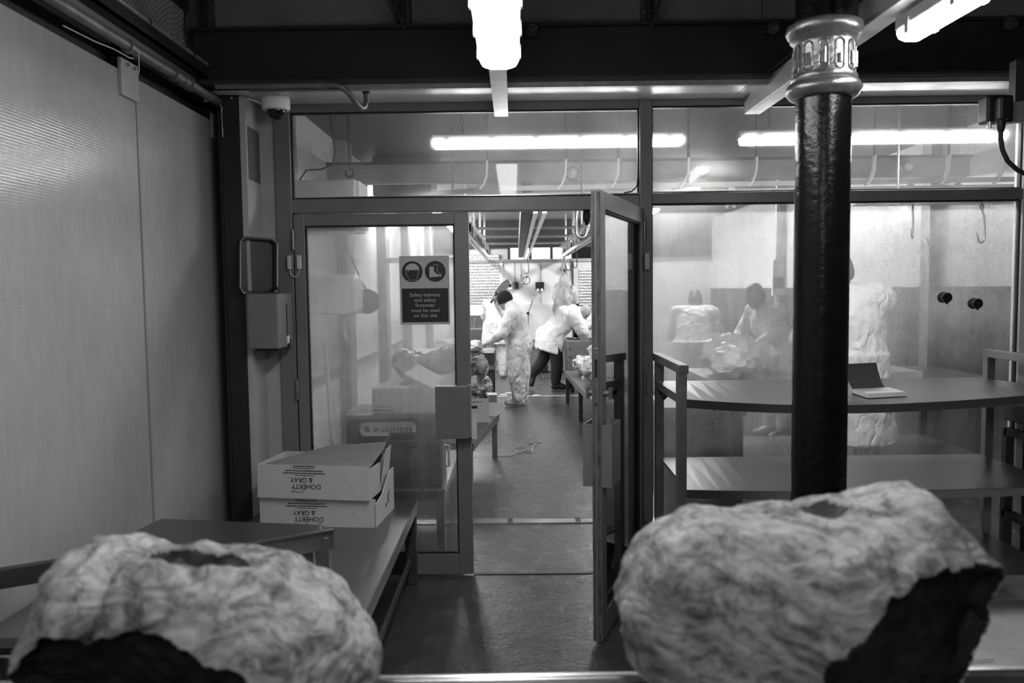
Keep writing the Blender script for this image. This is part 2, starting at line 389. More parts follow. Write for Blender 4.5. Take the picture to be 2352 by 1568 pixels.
# ================================================================ SETTING
FY = 4.40                                   # front plane of the glazed partition
floor = tag(MB().add([(-1.9, -2.5, 0), (5.2, -2.5, 0), (5.2, FY, 0), (-1.9, FY, 0), (-1.9, -2.5, -.1), (5.2, -2.5, -.1), (5.2, FY, -.1), (-1.9, FY, -.1)],
    [(0, 1, 2, 3), (7, 6, 5, 4), (0, 4, 5, 1), (1, 5, 6, 2), (2, 6, 7, 3), (3, 7, 4, 0)]).build('floor', M_FLOOR), 'dark wet scuffed resin floor of the hall outside the glazed partition', kind='structure')
tag(B(-1.9, 4.2, FY, 16.0, -.1, 0).build('floor', M_FLOOR2), 'grey resin floor of the cutting room behind the partition', kind='structure')
tag(B(-1.9, 4.2, FY, 16.0, 2.95, 3.05).build('ceiling', M_ROOMG), 'grey board ceiling of the cutting room', kind='structure')

# left hall wall: panels hung under a dark track
wl = struct('wall_left', 'pale dotted plastic wall panels with scuffs, left of the hall', (-1.6, 0, 0))
for y0, y1 in ((-2.5, 1.2), (1.206, 3.43), (3.436, 4.36)):
    B(-1.66, -1.6, y0, y1, 0.02, 2.515).build('panel', M_PANEL, wl, bevel=.004)
B(-1.85, -1.68, -2.5, FY, 0, 4.0).build('backing', M_DARK, wl)
B(-1.604, -1.596, 3.428, 3.44, 0.02, 2.51).build('seam_strip', mat('seam', .25, .4), wl)
MB().beam((-1.67, -2.5, 2.62), (-1.67, 4.3, 2.62), .04, .2).build('track_recess', M_DARK, wl)
# light band, channel and upper wall above the panels
t = struct('trim_1', 'dull grey fascia strip above the sliding wall panels', (-1.62, 1, 2.62))
B(-1.66, -1.56, -2.5, 4.25, 2.62, 2.7).build('fascia', M_GREYWALL, t)
t = struct('trim_2', 'dark steel angle channel with pale top edge along the left wall', (-1.5, 1, 2.66))
B(-1.6, -1.5, -2.5, 4.3, 2.655, 2.665).build('flange', M_DARK, t)
B(-1.512, -1.5, -2.5, 4.3, 2.655, 2.715).build('web', M_DARK, t)
MB().tube([(-1.5, -2.5, 2.722), (-1.5, 4.36, 2.722)], .009, 8).build('edge_bead', M_GALV, t)
t = struct('wall_upper_left', 'pale upper wall boards above the steel channel', (-1.66, 1, 2.7))
B(-1.68, -1.63, -2.5, 4.3, 2.7, 3.0).build('board', M_PALE, t)
B(-1.7, -1.6, -2.5, 4.3, 3.0, 3.12).build('dark_rail', M_DARK, t)
B(-1.7, -1.62, -2.5, 4.3, 3.12, 3.9).build('upper_board', M_GREYWALL, t)

# cross beam, soffit and the wall over it
t = struct('steel_beam', 'deep dark steel beam crossing above the partition', (1.5, 4.0, 2.62))
B(-1.56, 5.2, 3.99, 4.02, 2.62, 2.885).build('web', M_DARK, t)
B(-1.56, 5.2, 3.95, 4.07, 2.875, 2.89).build('top_flange', M_DARK, t)
B(-1.56, 5.2, 3.94, 4.07, 2.615, 2.63).build('bottom_flange', M_DARK2, t)
B(-1.3, 5.2, 3.985, 4.02, 2.59, 2.616).build('lip', M_GALV, t)
t = struct('soffit', 'pale scuffed soffit board between beam and partition', (1.5, 4.2, 2.62))
B(-1.56, 1.18, 4.02, FY + .06, 2.615, 2.64).build('board', M_SOFFIT, t)
B(1.184, 5.2, 4.02, FY + .06, 2.615, 2.64).build('board', M_SOFFIT, t)
t = struct('wall_over_beam', 'dull grey panels above the dark cross beam', (1.5, 4.06, 2.9))
for x0, x1 in ((-1.62, -.5), (-.496, .66), (.664, 1.235), (1.24, 5.2)):
    B(x0, x1, 4.04, 4.08, 2.89, 3.9).build('panel', M_GREYWALL, t)
t = struct('ceiling', 'dark roof deck high above the hall', (1.5, 1, 3.9))
B(-1.9, 5.2, -2.5, FY, 3.9, 3.95).build('deck', M_DARK2, t)

# dark corner post and the pale return beside the partition
t = struct('wall_corner', 'dark steel corner post with pale return boards left of the glazed partition', (-1.45, 4.3, 0))
B(-1.6, -1.535, 4.36, 4.44, 0, 2.62).build('post', M_DARK2, t)
B(-1.535, -1.5, 4.2, 4.44, 0, 2.62).build('post', M_DARK2, t)
B(-1.5, -1.41, 4.16, 4.44, 0, 2.615).build('post', M_DARK, t)
B(-1.41, -1.38, 4.165, 4.44, 0, 2.615).build('return_board', M_PALE, t)
B(-1.38, -1.285, FY - .01, 4.44, 0, 2.615).build('return_board', M_PALE, t)
B(-1.3, -1.288, FY - .02, FY - .008, 0, 2.3).build('cover_strip', M_PALE, t)

# ---- glazed partition frame
fr = struct('trim_3', 'grey aluminium frame of the glazed partition', (0, FY, 0))
B(-1.296, -1.21, FY - .03, FY + .05, 0, 2.615).build('jamb', M_FRAME, fr, bevel=.003)
B(-1.21, .683, FY - .025, FY + .05, 2.57, 2.615).build('head', M_FRAME, fr, bevel=.003)
B(.749, 2.76, FY - .025, FY + .05, 2.58, 2.615).build('head', M_FRAME, fr, bevel=.003)
B(-1.21, .683, FY - .03, FY + .05, 2.03, 2.105).build('transom_bar', M_FRAME, fr, bevel=.003)
B(.749, 2.76, FY - .03, FY + .05, 2.058, 2.115).build('transom_bar', M_FRAME, fr, bevel=.003)
B(.683, .749, FY - .04, FY + .05, 0, 2.615).build('mullion', M_FRAME, fr, bevel=.003)
B(2.76, 2.8, FY - .03, FY + .05, 0, 2.615).build('jamb', M_OFFW, fr)
B(2.8, 2.9, FY - .05, FY + .05, 0, 2.615).build('jamb', M_DARK, fr)
B(2.9, 5.2, FY - .02, FY + .05, 0, 2.615).build('side_panel', M_MIDG, fr)
B(.749, 2.76, FY - .03, FY + .05, 0, .12).build('sill', M_FRAME, fr)
def gasket(parent, x0, x1, z0, z1, y=FY - .012, t=.008):
    b = MB()
    b.box(x0, x1, y, y + .03, z0, z0 + t); b.box(x0, x1, y, y + .03, z1 - t, z1)
    b.box(x0, x0 + t, y, y + .03, z0 + t, z1 - t); b.box(x1 - t, x1, y, y + .03, z0 + t, z1 - t)
    return b.build('gasket', M_FRAMED, parent)
wn = struct('window_1', 'wide dirty transom pane over the doorway', (-.26, FY, 2.1))
pane('pane', -1.2, .68, FY + .004, 2.108, 2.57, G_TRANS, wn); gasket(wn, -1.21, .683, 2.105, 2.57)
B(-1.2, .68, FY - .022, FY - .012, 2.112, 2.117).build('bead', M_STEELB, wn)
B(-1.2, .68, FY - .022, FY - .012, 2.583, 2.588).build('bead', M_STEELB, wn)
MB().tube([(.6, FY - .02, 2.118), (.64, FY - .022, 2.125), (.668, FY - .022, 2.15), (.676, FY - .02, 2.2)], .004, 6).build('loose_seal', M_FRAMED, wn)
wn = struct('window_2', 'dusty transom pane behind the cast iron column', (1.75, FY, 2.1))
pane('pane', .75, 2.76, FY + .004, 2.12, 2.58, G_TRANS, wn); gasket(wn, .749, 2.76, 2.115, 2.58)
wn = struct('window_3', 'steamed-up window behind the steel rack', (1.75, FY, .1))
pane('pane', .75, 2.76, FY + .004, .12, 2.058, G_WIN, wn); gasket(wn, .749, 2.76, .12, 2.058)

# ---- closed left door leaf
d1 = struct('door_1', 'closed grey framed glass door with fogged pane and safety sign', (-.73, FY, 0))
x0, x1, z0, z1 = -1.203, -.25, .015, 2.022
B(x0, x0 + .06, FY - .035, FY + .012, z0, z1).build('stile', M_FRAME, d1, bevel=.003)
B(x1 - .078, x1, FY - .035, FY + .012, z0, z1).build('stile', M_FRAME, d1, bevel=.003)
B(x0 + .06, x1 - .078, FY - .035, FY + .012, z1 - .062, z1).build('rail', M_FRAME, d1, bevel=.003)
B(x0 + .06, x1 - .078, FY - .035, FY + .012, z0, .13).build('rail', M_FRAME, d1, bevel=.003)
pane('pane', x0 + .058, x1 - .076, FY - .012, .128, 1.962, G_DOOR, d1)
gasket(d1, x0 + .06, x1 - .078, .13, 1.96, FY - .028)
B(x0 - .006, x0, FY - .02, FY, z0, 2.03).build('gap_shadow_strip', M_FRAMED, d1)  # dark strip stands in for the shadow in the hinge-side gap
for z in (1.885, 1.065, .2):
    h = MB(); h.tube([(x0 - .002, FY - .042, z - .055), (x0 - .002, FY - .042, z + .055)], .01, 10)
    for k in (-.035, -.012, .012, .035): h.tube([(x0 - .002, FY - .042, z + k - .001), (x0 - .002, FY - .042, z + k + .001)], .0115, 10)
    h.build('hinge', M_STEELD, d1, smooth=True)
for x in (-1.227, -1.175): B(x - .011, x + .011, FY - .056, FY - .03, 1.725, 1.8).build('door_contact', M_OFFW, d1, bevel=.003)
MB().tube(arc((-1.201, FY - .046, 1.725), .026, math.pi, 2 * math.pi, 12, (1, 0, 0), (0, 0, 1.6)), .003, 6).build('contact_cable', M_OFFW, d1, smooth=True)
sh = MB().box(-.442, -.262, FY - .1, FY - .035, .79, 1.08).build('lock_shroud', M_FRAME, d1, bevel=.004)
B(-.266, -.25, FY - .09, FY - .03, .795, 1.085).build('shroud_side', M_FRAME, d1, bevel=.002)

# safety sign fixed on the glass of the closed door
sg = thing('safety_sign', 'grey mandatory sign with helmet and boot pictograms on the closed door', 'sign', (-.495, FY - .03, 1.415))
SY = FY - .03
B(-.631, -.36, SY - .003, SY + .0175, 1.415, 1.79).build('board', M_SIGN, sg)
B(-.62, -.366, SY - .0042, SY - .003, 1.428, 1.613).build('message_panel', M_SIGND, sg)
for cx in (-.561, -.435):
    MB().prism([(.057 * math.cos(a), .057 * math.sin(a)) for a in [2 * math.pi * k / 40 for k in range(40)]], frontM(cx, SY - .003, 1.705), .0012).build('pictogram_disc', M_SIGND, sg)
def pict(poly, cx, sc=.001, lvl=.0044, m=M_SIGN, name='pictogram'):
    MB().prism([(x * sc, y * sc) for x, y in poly], frontM(cx, SY - lvl + .0012, 1.705), .0012).build(name, m, sg)
dome = [(38 * math.cos(a) + 1, 34 * math.sin(a) + 10) for a in [math.pi * k / 14 for k in range(15)]]
pict([(-42, 9), (-36, 13)] + dome[::-1][1:-1] + [(40, 10), (38, 8)], -.561)
def outline(pts, cx, wd=2.6):
    b = MB(); M = frontM(cx, SY - .0032, 1.705)
    q = [M @ Vector((x * .001, y * .001, .0008)) for x, y in pts]
    b.tube(q, wd * .0006, 5); b.build('pictogram_outline', M_SIGN, sg)
outline([(-33, 8), (-36, -6), (-30, -10), (-36, -18), (-30, -20), (-30, -26), (-20, -30), (-18, -46), (26, -46), (26, -28), (33, -12), (33, 8)], -.561)
pict([(-24, 2), (-22, 6), (-18, 6), (-18, 2)], -.561)
pict([(-32, 26), (-8, 26), (-7, 0), (10, -16), (30, -20), (33, -28), (8, -28), (4, -32), (-6, -28), (-16, -32), (-32, -32)], -.435)
outline([(-9, 28), (-8, 38), (16, 34), (8, 8), (18, -8), (34, -18), (34, -26)], -.435)
for i, ln in enumerate(['Safety helmets', 'and safety', 'footwear', 'must be used', 'on this site']):
    text(ln, .0285, frontM(-.493, SY - .0048, 1.577 - i * .0282), M_SIGN, sg, 'message_line', sx=1.02)

# ---- open right door leaf, swung into the hall
HX, HY = .683, FY - .03
ang = math.atan2(-.905, -.338)              # direction hinge -> free edge
d2 = bpy.data.objects.new('door_2', None); COL.objects.link(d2); d2.location = (HX, HY, 0); d2.rotation_euler = (0, 0, ang)
tag(d2, 'open grey framed glass door swung into the hall with worn edge', kind='structure')
LW = .94
def L(*a): return MB().box(*a)
L(0, .07, -.022, .022, .015, 2.03).build('stile', M_FRAME, d2, local=True, bevel=.003)
L(LW - .085, LW, -.022, .022, .015, 2.03).build('stile', M_FRAME, d2, local=True, bevel=.003)
L(.07, LW - .085, -.022, .022, 1.95, 2.03).build('rail', M_FRAME, d2, local=True, bevel=.003)
L(.07, LW - .085, -.022, .022, .015, .13).build('rail', M_FRAME, d2, local=True, bevel=.003)
b = MB(); b.mi = 1; b.box(.068, LW - .083, -.003, .003, .128, 1.952); b.m[2] = 0; b.m[3] = 1
b.build('pane', [G_LEAF, G_CLEAR], d2, local=True)
for s in (-1, 1):
    g = MB()
    for q in ((.07, .078, .13, 1.95), (LW - .093, LW - .085, .13, 1.95), (.07, LW - .085, .13, .138), (.07, LW - .085, 1.942, 1.95)):
        g.box(q[0], q[1], s * .006 - .006, s * .006 + .006, q[2], q[3])
    g.build('gasket', M_FRAMED, d2, local=True)
L(LW, LW + .004, -.018, -.008, .02, 2.02).build('worn_edge_strip', M_WORN, d2, local=True)
L(LW, LW + .005, .004, .018, .02, 2.02).build('worn_edge_strip', M_WORN, d2, local=True)
lk = L(LW, LW + .007, -.013, .013, 1.09, 1.34).build('lock_plate', M_STEELD, d2, local=True, bevel=.002)
L(LW + .007, LW + .0075, -.007, .007, 1.21, 1.29).build('latch_slot', M_FRAMED, lk, local=True)
for z in (1.11, 1.18, 1.32): MB().tube([(LW + .006, 0, z), (LW + .009, 0, z)], .005, 8).build('screw', M_STEELB, lk, local=True)
for s in (-1, 1):
    k = MB(); k.tube([(LW - .045, s * .022, 1.135), (LW - .045, s * .05, 1.135)], .014, 12); k.box(LW - .06, LW - .03, min(s * .046, s * .056), max(s * .046, s * .056), 1.11, 1.16)
    k.build('thumb_turn', M_STEELD, d2, local=True)
    # folded plate shroud round the bolt on both faces
    k = MB(); k.box(LW - .17, LW - .01, min(s * .06, s * .066), max(s * .06, s * .066), .72, 1.0)
    k.box(LW - .176, LW - .17, min(s * .022, s * .066), max(s * .022, s * .066), .72, 1.0); k.box(LW - .01, LW - .004, min(s * .022, s * .066), max(s * .022, s * .066), .72, 1.0)
    k.build('lock_shroud', M_FRAME, d2, local=True)
for z in (1.9, 1.07, .25):
    h = MB(); h.tube([(-.004, .026, z - .06), (-.004, .026, z + .06)], .011, 10); h.build('hinge', M_STEELD, d2, local=True, smooth=True)
ct = MB().box(.705, .73, FY - .065, FY - .04, 1.7, 1.79).build('door_contact', M_OFFW, d2, bevel=.003)

# drain channel in the cutting room floor and threshold
t = thing('drain_channel', 'steel slot drain across the floor just inside the doorway', 'drain', (.1, 5.42, 0))
B(-.9, 1.6, 5.36, 5.49, .0005, .004).build('grate', M_STEELB, t); 
for y in (5.36, 5.482): B(-.9, 1.6, y, y + .008, .004, .007).build('edge_bar', M_STEELD, t)
for x in (-.07, .4): B(x, x + .035, 5.372, 5.48, .004, .0055).build('lift_slot', M_FRAMED, t)
t = thing('floor_joint', 'thin pale joint line in the floor behind the standing butcher', 'joint', (.4, 11.9, 0))
B(-1.5, 3.6, 11.88, 11.93, .0005, .003).build('strip', M_OFFW, t)
for x in (-.12, .78): B(x, x + .05, 11.885, 11.925, .003, .004).build('plug', M_FRAMED, t)
tag(B(-.25, .683, FY - .01, FY + .02, .0005, .004).build('trim_4', M_DARK2), 'dark metal threshold strip under the open doorway', kind='structure')

# pale slabs of the walkway at the right
t = struct('kerb', 'pale concrete slabs of the walkway right of the dark floor', (2.6, 3.4, 0))
for y0, y1 in ((3.92, 4.15), (3.39, 3.912), (2.2, 3.382)):
    for x0, x1 in ((1.75, 5.1),): B(x0, x1, y0, y1, .0, .02).build('slab', M_KERB, t, bevel=.004)
t = thing('duckboard', 'white slatted duckboard lying on the pale slabs', 'duckboard', (1.75, 2.9, .02), 0.12)
for i in range(7): L(-.3, .24, -.6 + i * .145, -.6 + i * .145 + .105, .02, .045).build('slat', M_WHITEP, t, local=True, bevel=.004)
for x in (-.22, .12): L(x, x + .05, -.6, .375, 0, .02).build('bearer', M_WHITEP, t, local=True)

# ---- cutting room shell
wl2 = struct('wall_room_left', 'white lined left wall of the cutting room with grey posts', (-1.6, 10, 0))
for i in range(6):
    B(-1.68, -1.6, 4.46 + i * 1.9, 4.46 + i * 1.9 + 1.894, 0, 2.95).build('panel', M_WHITE, wl2)
for y in (5.3, 7.2, 9.3, 11.3, 14.2): B(-1.6, -1.5, y, y + .28, 0, 2.95).build('post', M_MIDG, wl2)
B(-1.6, -1.57, 5.6, 12, .85, .93).build('rubbing_strip', M_MIDG, wl2)
wb = struct('wall_back', 'bright white back wall of the cutting room with tread plate lining', (1, 15.85, 0))
B(-1.6, 3.9, 15.85, 15.95, 0, 2.2).build('panel', M_WHITE, wb); B(-1.6, 3.9, 15.85, 15.95, 2.42, 2.95).build('panel', M_DARK2, wb)
B(-1.6, -.3, 15.82, 15.85, 1.32, 2.3).build('tread_plate', M_TREAD, wb)
B(-1.6, 1.3, 15.8, 15.85, .6, 1.31).build('splash_panel', M_WHITEP, wb)
B(-.3, -.24, 15.81, 15.85, 0.6, 2.2).build('cover_strip', M_WHITEP, wb); B(.52, .53, 15.83, 15.85, 1.3, 2.2).build('cover_strip', M_OFFW, wb)
for i in range(5):
    x = -.95 + i * .42
    B(x + .03, x + .39, 15.88, 15.9, 2.2, 2.42).build('pane', M_DAY if 2 <= i <= 4 else M_OFFW, wb)
    B(x - .03, x + .03, 15.83, 15.9, 2.2, 2.42).build('glazing_bar', M_DARK2, wb)
B(-1.6, 3.9, 15.8, 15.86, 2.14, 2.2).build('ledge', M_MIDG, wb); B(-1.6, 3.9, 15.8, 15.86, 2.42, 2.6).build('lintel', M_DARK, wb)
dd = struct('door_3', 'pale far door with patterned panel in the back wall', (1.4, 15.84, 0))
B(1.16, 1.95, 15.8, 15.85, 0, 2.12).build('leaf', M_OFFW, dd); B(1.13, 1.16, 15.79, 15.85, 0, 2.15).build('frame', M_DARK2, dd); B(1.26, 1.85, 15.79, 15.8, .8, 2.0).build('pattern_panel', M_TREAD, dd)
wr = struct('wall_room_right', 'white over grey right wall of the cutting room with steel posts', (3.9, 10, 0))
B(3.9, 3.98, 4.46, 15.85, 1.58, 2.95).build('upper_lining', M_WHITE, wr); B(3.88, 3.98, 4.46, 15.85, 0, 1.58).build('lower_lining', mat('dark_lower_lining', .11, .45, .2, var=.25, vscale=3), wr)
for y in (7.35, 11.5): B(3.8, 3.9, y, y + .16, 0, 2.95).build('post', M_MIDG, wr)
wf = struct('wall_room_front', 'inner side of the partition above the transom', (1, 4.46, 2.6))
B(-1.6, 3.9, 4.46, 4.5, 2.64, 2.95).build('panel', M_ROOMG, wf)

# ================================================================ LAMPS
def batten(name, label, a, b, wd, m, hall=True, group=None, clips=True, chains=False, ztop=2.95):
    """closed fluorescent batten: tray, glowing diffuser, end caps, clips"""
    a, b = Vector(a), Vector(b); mid = (a + b) / 2; ln = (b - a).length; rz = math.atan2(b.y - a.y, b.x - a.x)
    t = thing(name, label, 'lamp', mid, rz, group)
    L(-ln / 2, ln / 2, -wd * .47, wd * .47, .0, .045).build('tray', M_GALV, t, local=True, bevel=.006)
    dp = min(.05, wd * .4); prof = [(-.5, 0), (-.5, -.3 * dp), (-.42, -.8 * dp), (-.2, -dp), (.2, -dp), (.42, -.8 * dp), (.5, -.3 * dp), (.5, 0)]
    b_ = MB(); h = ln / 2 - .012
    vs = [(x, y * wd, z) for x in (-h, h) for y, z in prof]; n = len(prof)
    b_.add(vs, [tuple(range(n)), tuple(range(n, 2 * n))[::-1]] + [(i, (i + 1) % n, n + (i + 1) % n, n + i) for i in range(n)])
    b_.build('diffuser', m, t, local=True, bevel=.01)
    if clips:
        k = max(2, int(ln / .22))
        for i in range(k):
            x = -h + .08 + (2 * h - .16) * i / (k - 1)
            for s in (-1, 1): L(x - .012, x + .012, min(s * wd * .5, s * wd * .545), max(s * wd * .5, s * wd * .545), -.03, .02).build('clip', M_GALV, t, local=True)
    if chains:
        for x in (-ln * .38, ln * .38):
            c = MB(); z = .04; k = 0
            while mid.z + z < ztop:
                u, v = ((1, 0, 0), (0, 0, 1)) if k % 2 else ((0, 1, 0), (0, 0, 1))
                c.tube(arc((x, 0, z + .014), .014, 0, 2 * math.pi, 8, Vector(u) * .55, v)[:-1], .0022, 4, closed=True); z += .024; k += 1
            c.build('chain', M_DARK2, t, local=True)
    return t
batten('fluorescent_lamp', 'glowing fluorescent lamp under the channel above the doorway', (-.05, 1.6, 2.488), (-.05, 3.12, 2.488), .15, M_LAMP)
batten('fluorescent_lamp', 'slim glowing fluorescent lamp beside the cast iron column', (1.45, 1.35, 2.49), (1.395, 2.88, 2.49), .1, M_LAMP)
batten('fluorescent_lamp', 'glowing fluorescent lamp of the row further back in the hall', (-.05, -1.6, 2.488), (-.05, -.1, 2.488), .15, M_LAMP)
batten('fluorescent_lamp', 'long glowing tube lamp on chains behind the transom over the doorway', (-.48, 4.8, 2.475), (1.0, 4.8, 2.475), .09, M_LAMPI, chains=True, group='lamps along the front of the cutting room')
batten('fluorescent_lamp', 'long glowing tube lamp on chains behind the transom by the column', (1.335, 4.8, 2.475), (2.86, 4.8, 2.475), .09, M_LAMPI, chains=True, group='lamps along the front of the cutting room')
for y in (9.6, 12.1, 14.6):
    for x0, w_ in ((-1.1, 'white panelled wall'), (2.0, 'grey and white wall')):
        batten('fluorescent_lamp', '%s cutting room ceiling lamp beside the %s' % ({9.6: 'first', 12.1: 'second', 14.6: 'third'}[y], w_), (x0, y - .75, 2.72), (x0, y + .75, 2.72), .12, M_LAMPC, chains=True, group='ceiling lamps deep in the cutting room')

t = thing('cable_channel', 'galvanised channel running over the doorway and carrying the wide lamp', 'channel', (-.06, 3, 2.56))
B(-.1, -.026, -1.5, 4.38, 2.535, 2.542).build('base', M_GALV, t); B(-.1, -.094, -1.5, 4.38, 2.542, 2.61).build('side', M_GALV, t); B(-.032, -.026, -1.5, 4.38, 2.542, 2.61).build('side', M_GALV, t)
t = thing('cable_channel', 'deep grey cable trunking running past the cast iron column', 'channel', (1.36, 3, 2.6))
b = MB().beam((1.285, 4.36, 2.575), (1.41, 1.0, 2.63), .085, .1); b.build('trunking', M_GALV, t, bevel=.003)
b = MB().beam((1.285, 4.358, 2.64), (1.41, 1.0, 2.695), .09, .012); b.build('lid', M_DARK2, t)
for y in (4.05,): B(1.26, 1.34, y, y + .05, 2.62, 2.64).build('fixing', M_DARK, t)
t = thing('cable_channel', 'short grey trunking by the window ending in a plug socket', 'channel', (2.35, 3.75, 2.36))
MB().beam((2.24, 3.72, 2.375), (3.2, 3.6, 2.46), .06, .09).build('trunking', M_GALV, t, bevel=.003)
B(2.3, 2.35, 3.72, 3.77, 2.41, 2.62).build('bracket', M_DARK2, t)
s_ = B(2.14, 2.26, 3.66, 3.74, 2.33, 2.45).build('socket_box', M_BLACKP, t, bevel=.01)
pl = thing('plug', 'black plug with drooping cable at the socket on the trunking', 'plug', (2.19, 3.63, 2.3))
B(2.165, 2.215, 3.6, 3.661, 2.33, 2.43).build('plug_body', M_BLACKP, pl, bevel=.008)
MB().lathe([(.02, .0), (.018, -.03), (.012, -.05)], (2.19, 3.64, 2.33), 10).build('cable_grip', M_RUBBER, pl)
MB().tube([(2.19, 3.64, 2.29), (2.19, 3.64, 2.25), (2.2, 3.64, 2.2), (2.225, 3.64, 2.15), (2.27, 3.64, 2.11), (2.35, 3.64, 2.07), (2.5, 3.64, 2.03)], .0105, 8).build('cable', M_RUBBER, pl, smooth=True)
MB().tube([(2.15, 3.66, 2.33), (2.15, 3.66, 2.3)], .009, 8).build('cable_gland', M_STEELB, pl)

# ================================================================ CAST IRON COLUMN
PX, PY = 1.148, 3.0
t = thing('iron_column', 'black gloss cast iron column with silver fluted capital', 'column', (PX, PY, 0))
MB().lathe([(.15, 0), (.15, .06), (.13, .1), (.112, .14), (.1, .2), (.1, 1.0), (.098, 2.3)], (PX, PY, 0), 40).build('shaft', M_IRON, t, smooth=True)
cap_ = MB().lathe([(.104, 2.285), (.12, 2.295), (.132, 2.31), (.134, 2.325), (.126, 2.34), (.114, 2.348), (.118, 2.356), (.116, 2.366), (.108, 2.37), (.107, 2.375), (.106, 2.48), (.11, 2.49), (.12, 2.5), (.118, 2.508), (.13, 2.518), (.136, 2.532), (.132, 2.55), (.118, 2.56), (.09, 2.565)], (PX, PY, 0), 56).build('capital', M_SILVER, t, smooth=True)
for i in range(12):
    a = 2 * math.pi * (i + .3) / 12
    for k, (w0, z0, z1) in enumerate(((.0165, 2.39, 2.462),)):
        c = Vector((PX + .107 * math.cos(a), PY + .107 * math.sin(a), 0)); sd = Vector((-math.sin(a), math.cos(a), 0))
        f = MB()
        for s in (-1, 1): f.tube([c + sd * s * w0 + Vector((0, 0, z0)), c + sd * s * w0 + Vector((0, 0, z1))], .0035, 6)
        f.tube(arc(c + Vector((0, 0, z1)), w0, 0, math.pi, 6, sd, (0, 0, 1)), .0035, 6); f.tube(arc(c + Vector((0, 0, z0)), w0, math.pi, 2 * math.pi, 6, sd, (0, 0, 1)), .0035, 6)
        f.build('flute', M_SILVER, cap_, smooth=True)
        f = MB(); c2 = c * 1; f.tube([c + Vector((0, 0, z0 + .004)), c + Vector((0, 0, z0 + .035 + .012 * (i % 3)))], .009, 8)
        f.build('flute_reed', M_SILVER, cap_, smooth=True)
MB().lathe([(.075, 2.56), (.075, 3.9)], (PX - .03, PY, 0), 32).build('upper_shaft', M_IRON, t, smooth=True)
MB().lathe([(.045, 2.56), (.048, 2.6), (.046, 2.64), (.055, 2.65), (.055, 2.66), (.046, 2.665), (.046, 3.9)], (PX + .05, PY - .06, 0), 24).build('down_pipe', M_IRON, t, smooth=True)

# ================================================================ HALL FITTINGS
t = thing('wall_pipe', 'old grey pipe with couplings and tied strings along the left wall', 'pipe', (-1.52, 3, 2.57))
MB().tube([(-1.52, -2.5, 2.555), (-1.52, 4.2, 2.585), (-1.52, 4.3, 2.59)] + [(-1.5, 4.335, 2.6), (-1.48, 4.345, 2.63), (-1.47, 4.345, 2.7)], .022, 12).build('pipe', M_PIPE, t, smooth=True)
for y, l_, r_ in ((3.62, .03, .03), (3.72, .05, .027), (3.79, .03, .031), (3.2, .025, .028), (4.02, .02, .026), (4.2, .03, .028)):
    MB().tube([(-1.52, y, 2.583 - (4.2 - y) * .0045), (-1.52, y + l_, 2.583 - (4.2 - y) * .0045)], r_, 12).build('coupling', M_PIPE, t)
MB().tube([(-1.545, 2.8, 2.525), (-1.54, 3.0, 2.532), (-1.53, 3.12, 2.54), (-1.51, 3.2, 2.53), (-1.53, 3.28, 2.55)], .0022, 5).build('string', M_STRING, t)
MB().tube([(-1.5, 3.26, 2.58), (-1.5, 3.26, 2.5), (-1.51, 3.27, 2.48)], .002, 5).build('string', M_STRING, t)
for dy in (0, .012): MB().tube([(-1.495, 4.14 + dy * 2, 2.565), (-1.495, 4.15, 2.52), (-1.495, 4.15 + dy * .3, 2.46), (-1.495, 4.15 + dy, 2.4)], .0016, 5).build('string', M_STRING, t)
for y, z0, z1 in ((3.36, 2.41, 2.56), (4.34, 2.42, 2.55)):
    t = thing('hanger_plate', 'pale hanger plate gripping the wall panel %s' % ('at the middle seam' if y < 4 else 'beside the dark corner post'), 'bracket', (-1.59, y, z0))
    B(-1.6, -1.585, y - .075, y + .075, z0, z1).build('plate', M_PALE, t, bevel=.002)
    for dy in (-.03, .03): MB().tube([(-1.585, y + dy, z1 - .02), (-1.575, y + dy, z1 - .02)], .008, 8).build('bolt', M_STEELB, t)
    B(-1.64, -1.6, y - .06, y + .06, z1 - .03, z1 + .06).build('roller_block', M_DARK, t)

# bird netting tied up on the channel
nt_ = thing('bird_netting', 'bunched black netting tied to the channel on the left wall', 'netting', (-1.55, 3.3, 2.72))
b = MB()
def netp(u, v):
    y = 2.5 + u * 1.42 - v * .1; z = 2.725 + v * .6
    return Vector((-1.56 - .03 * math.sin(u * 9 + v * 3), y + (.05 * math.sin(v * 7) if u > .9 else 0), z))
NU, NV = 46, 26
for i in range(NU + 1):
    for j in range(NV):
        if (i + j) % 1 == 0:
            for s in (0, 1):
                i2 = i + (1 if (j + s) % 2 else 0) - (0 if (j + s) % 2 else 0)
                i3 = i + (0 if (j + s) % 2 else 1)
                if i2 <= NU and i3 <= NU and (s == 0 or True):
                    a, c = netp(i2 / NU, j / NV), netp(i3 / NU, (j + 1) / NV)
                    if s == 0 or i % 1 == 0: b.tube([a, c], .0011, 3)
b.build('mesh', M_FRAMED, nt_)
MB().tube([(-1.56, 3.9 + .02 * math.sin(z * 30), 2.72 + z) for z in [k * .03 for k in range(20)]], .004, 5).build('edge_rope', M_FRAMED, nt_)
for y in (2.9, 3.35, 3.8, 4.1): MB().tube(arc((-1.5, y, 2.715), .016, 0, 2 * math.pi, 8, (1, 0, 0), (0, 0, 1))[:-1], .003, 5, closed=True).build('tie', M_FRAMED, nt_)

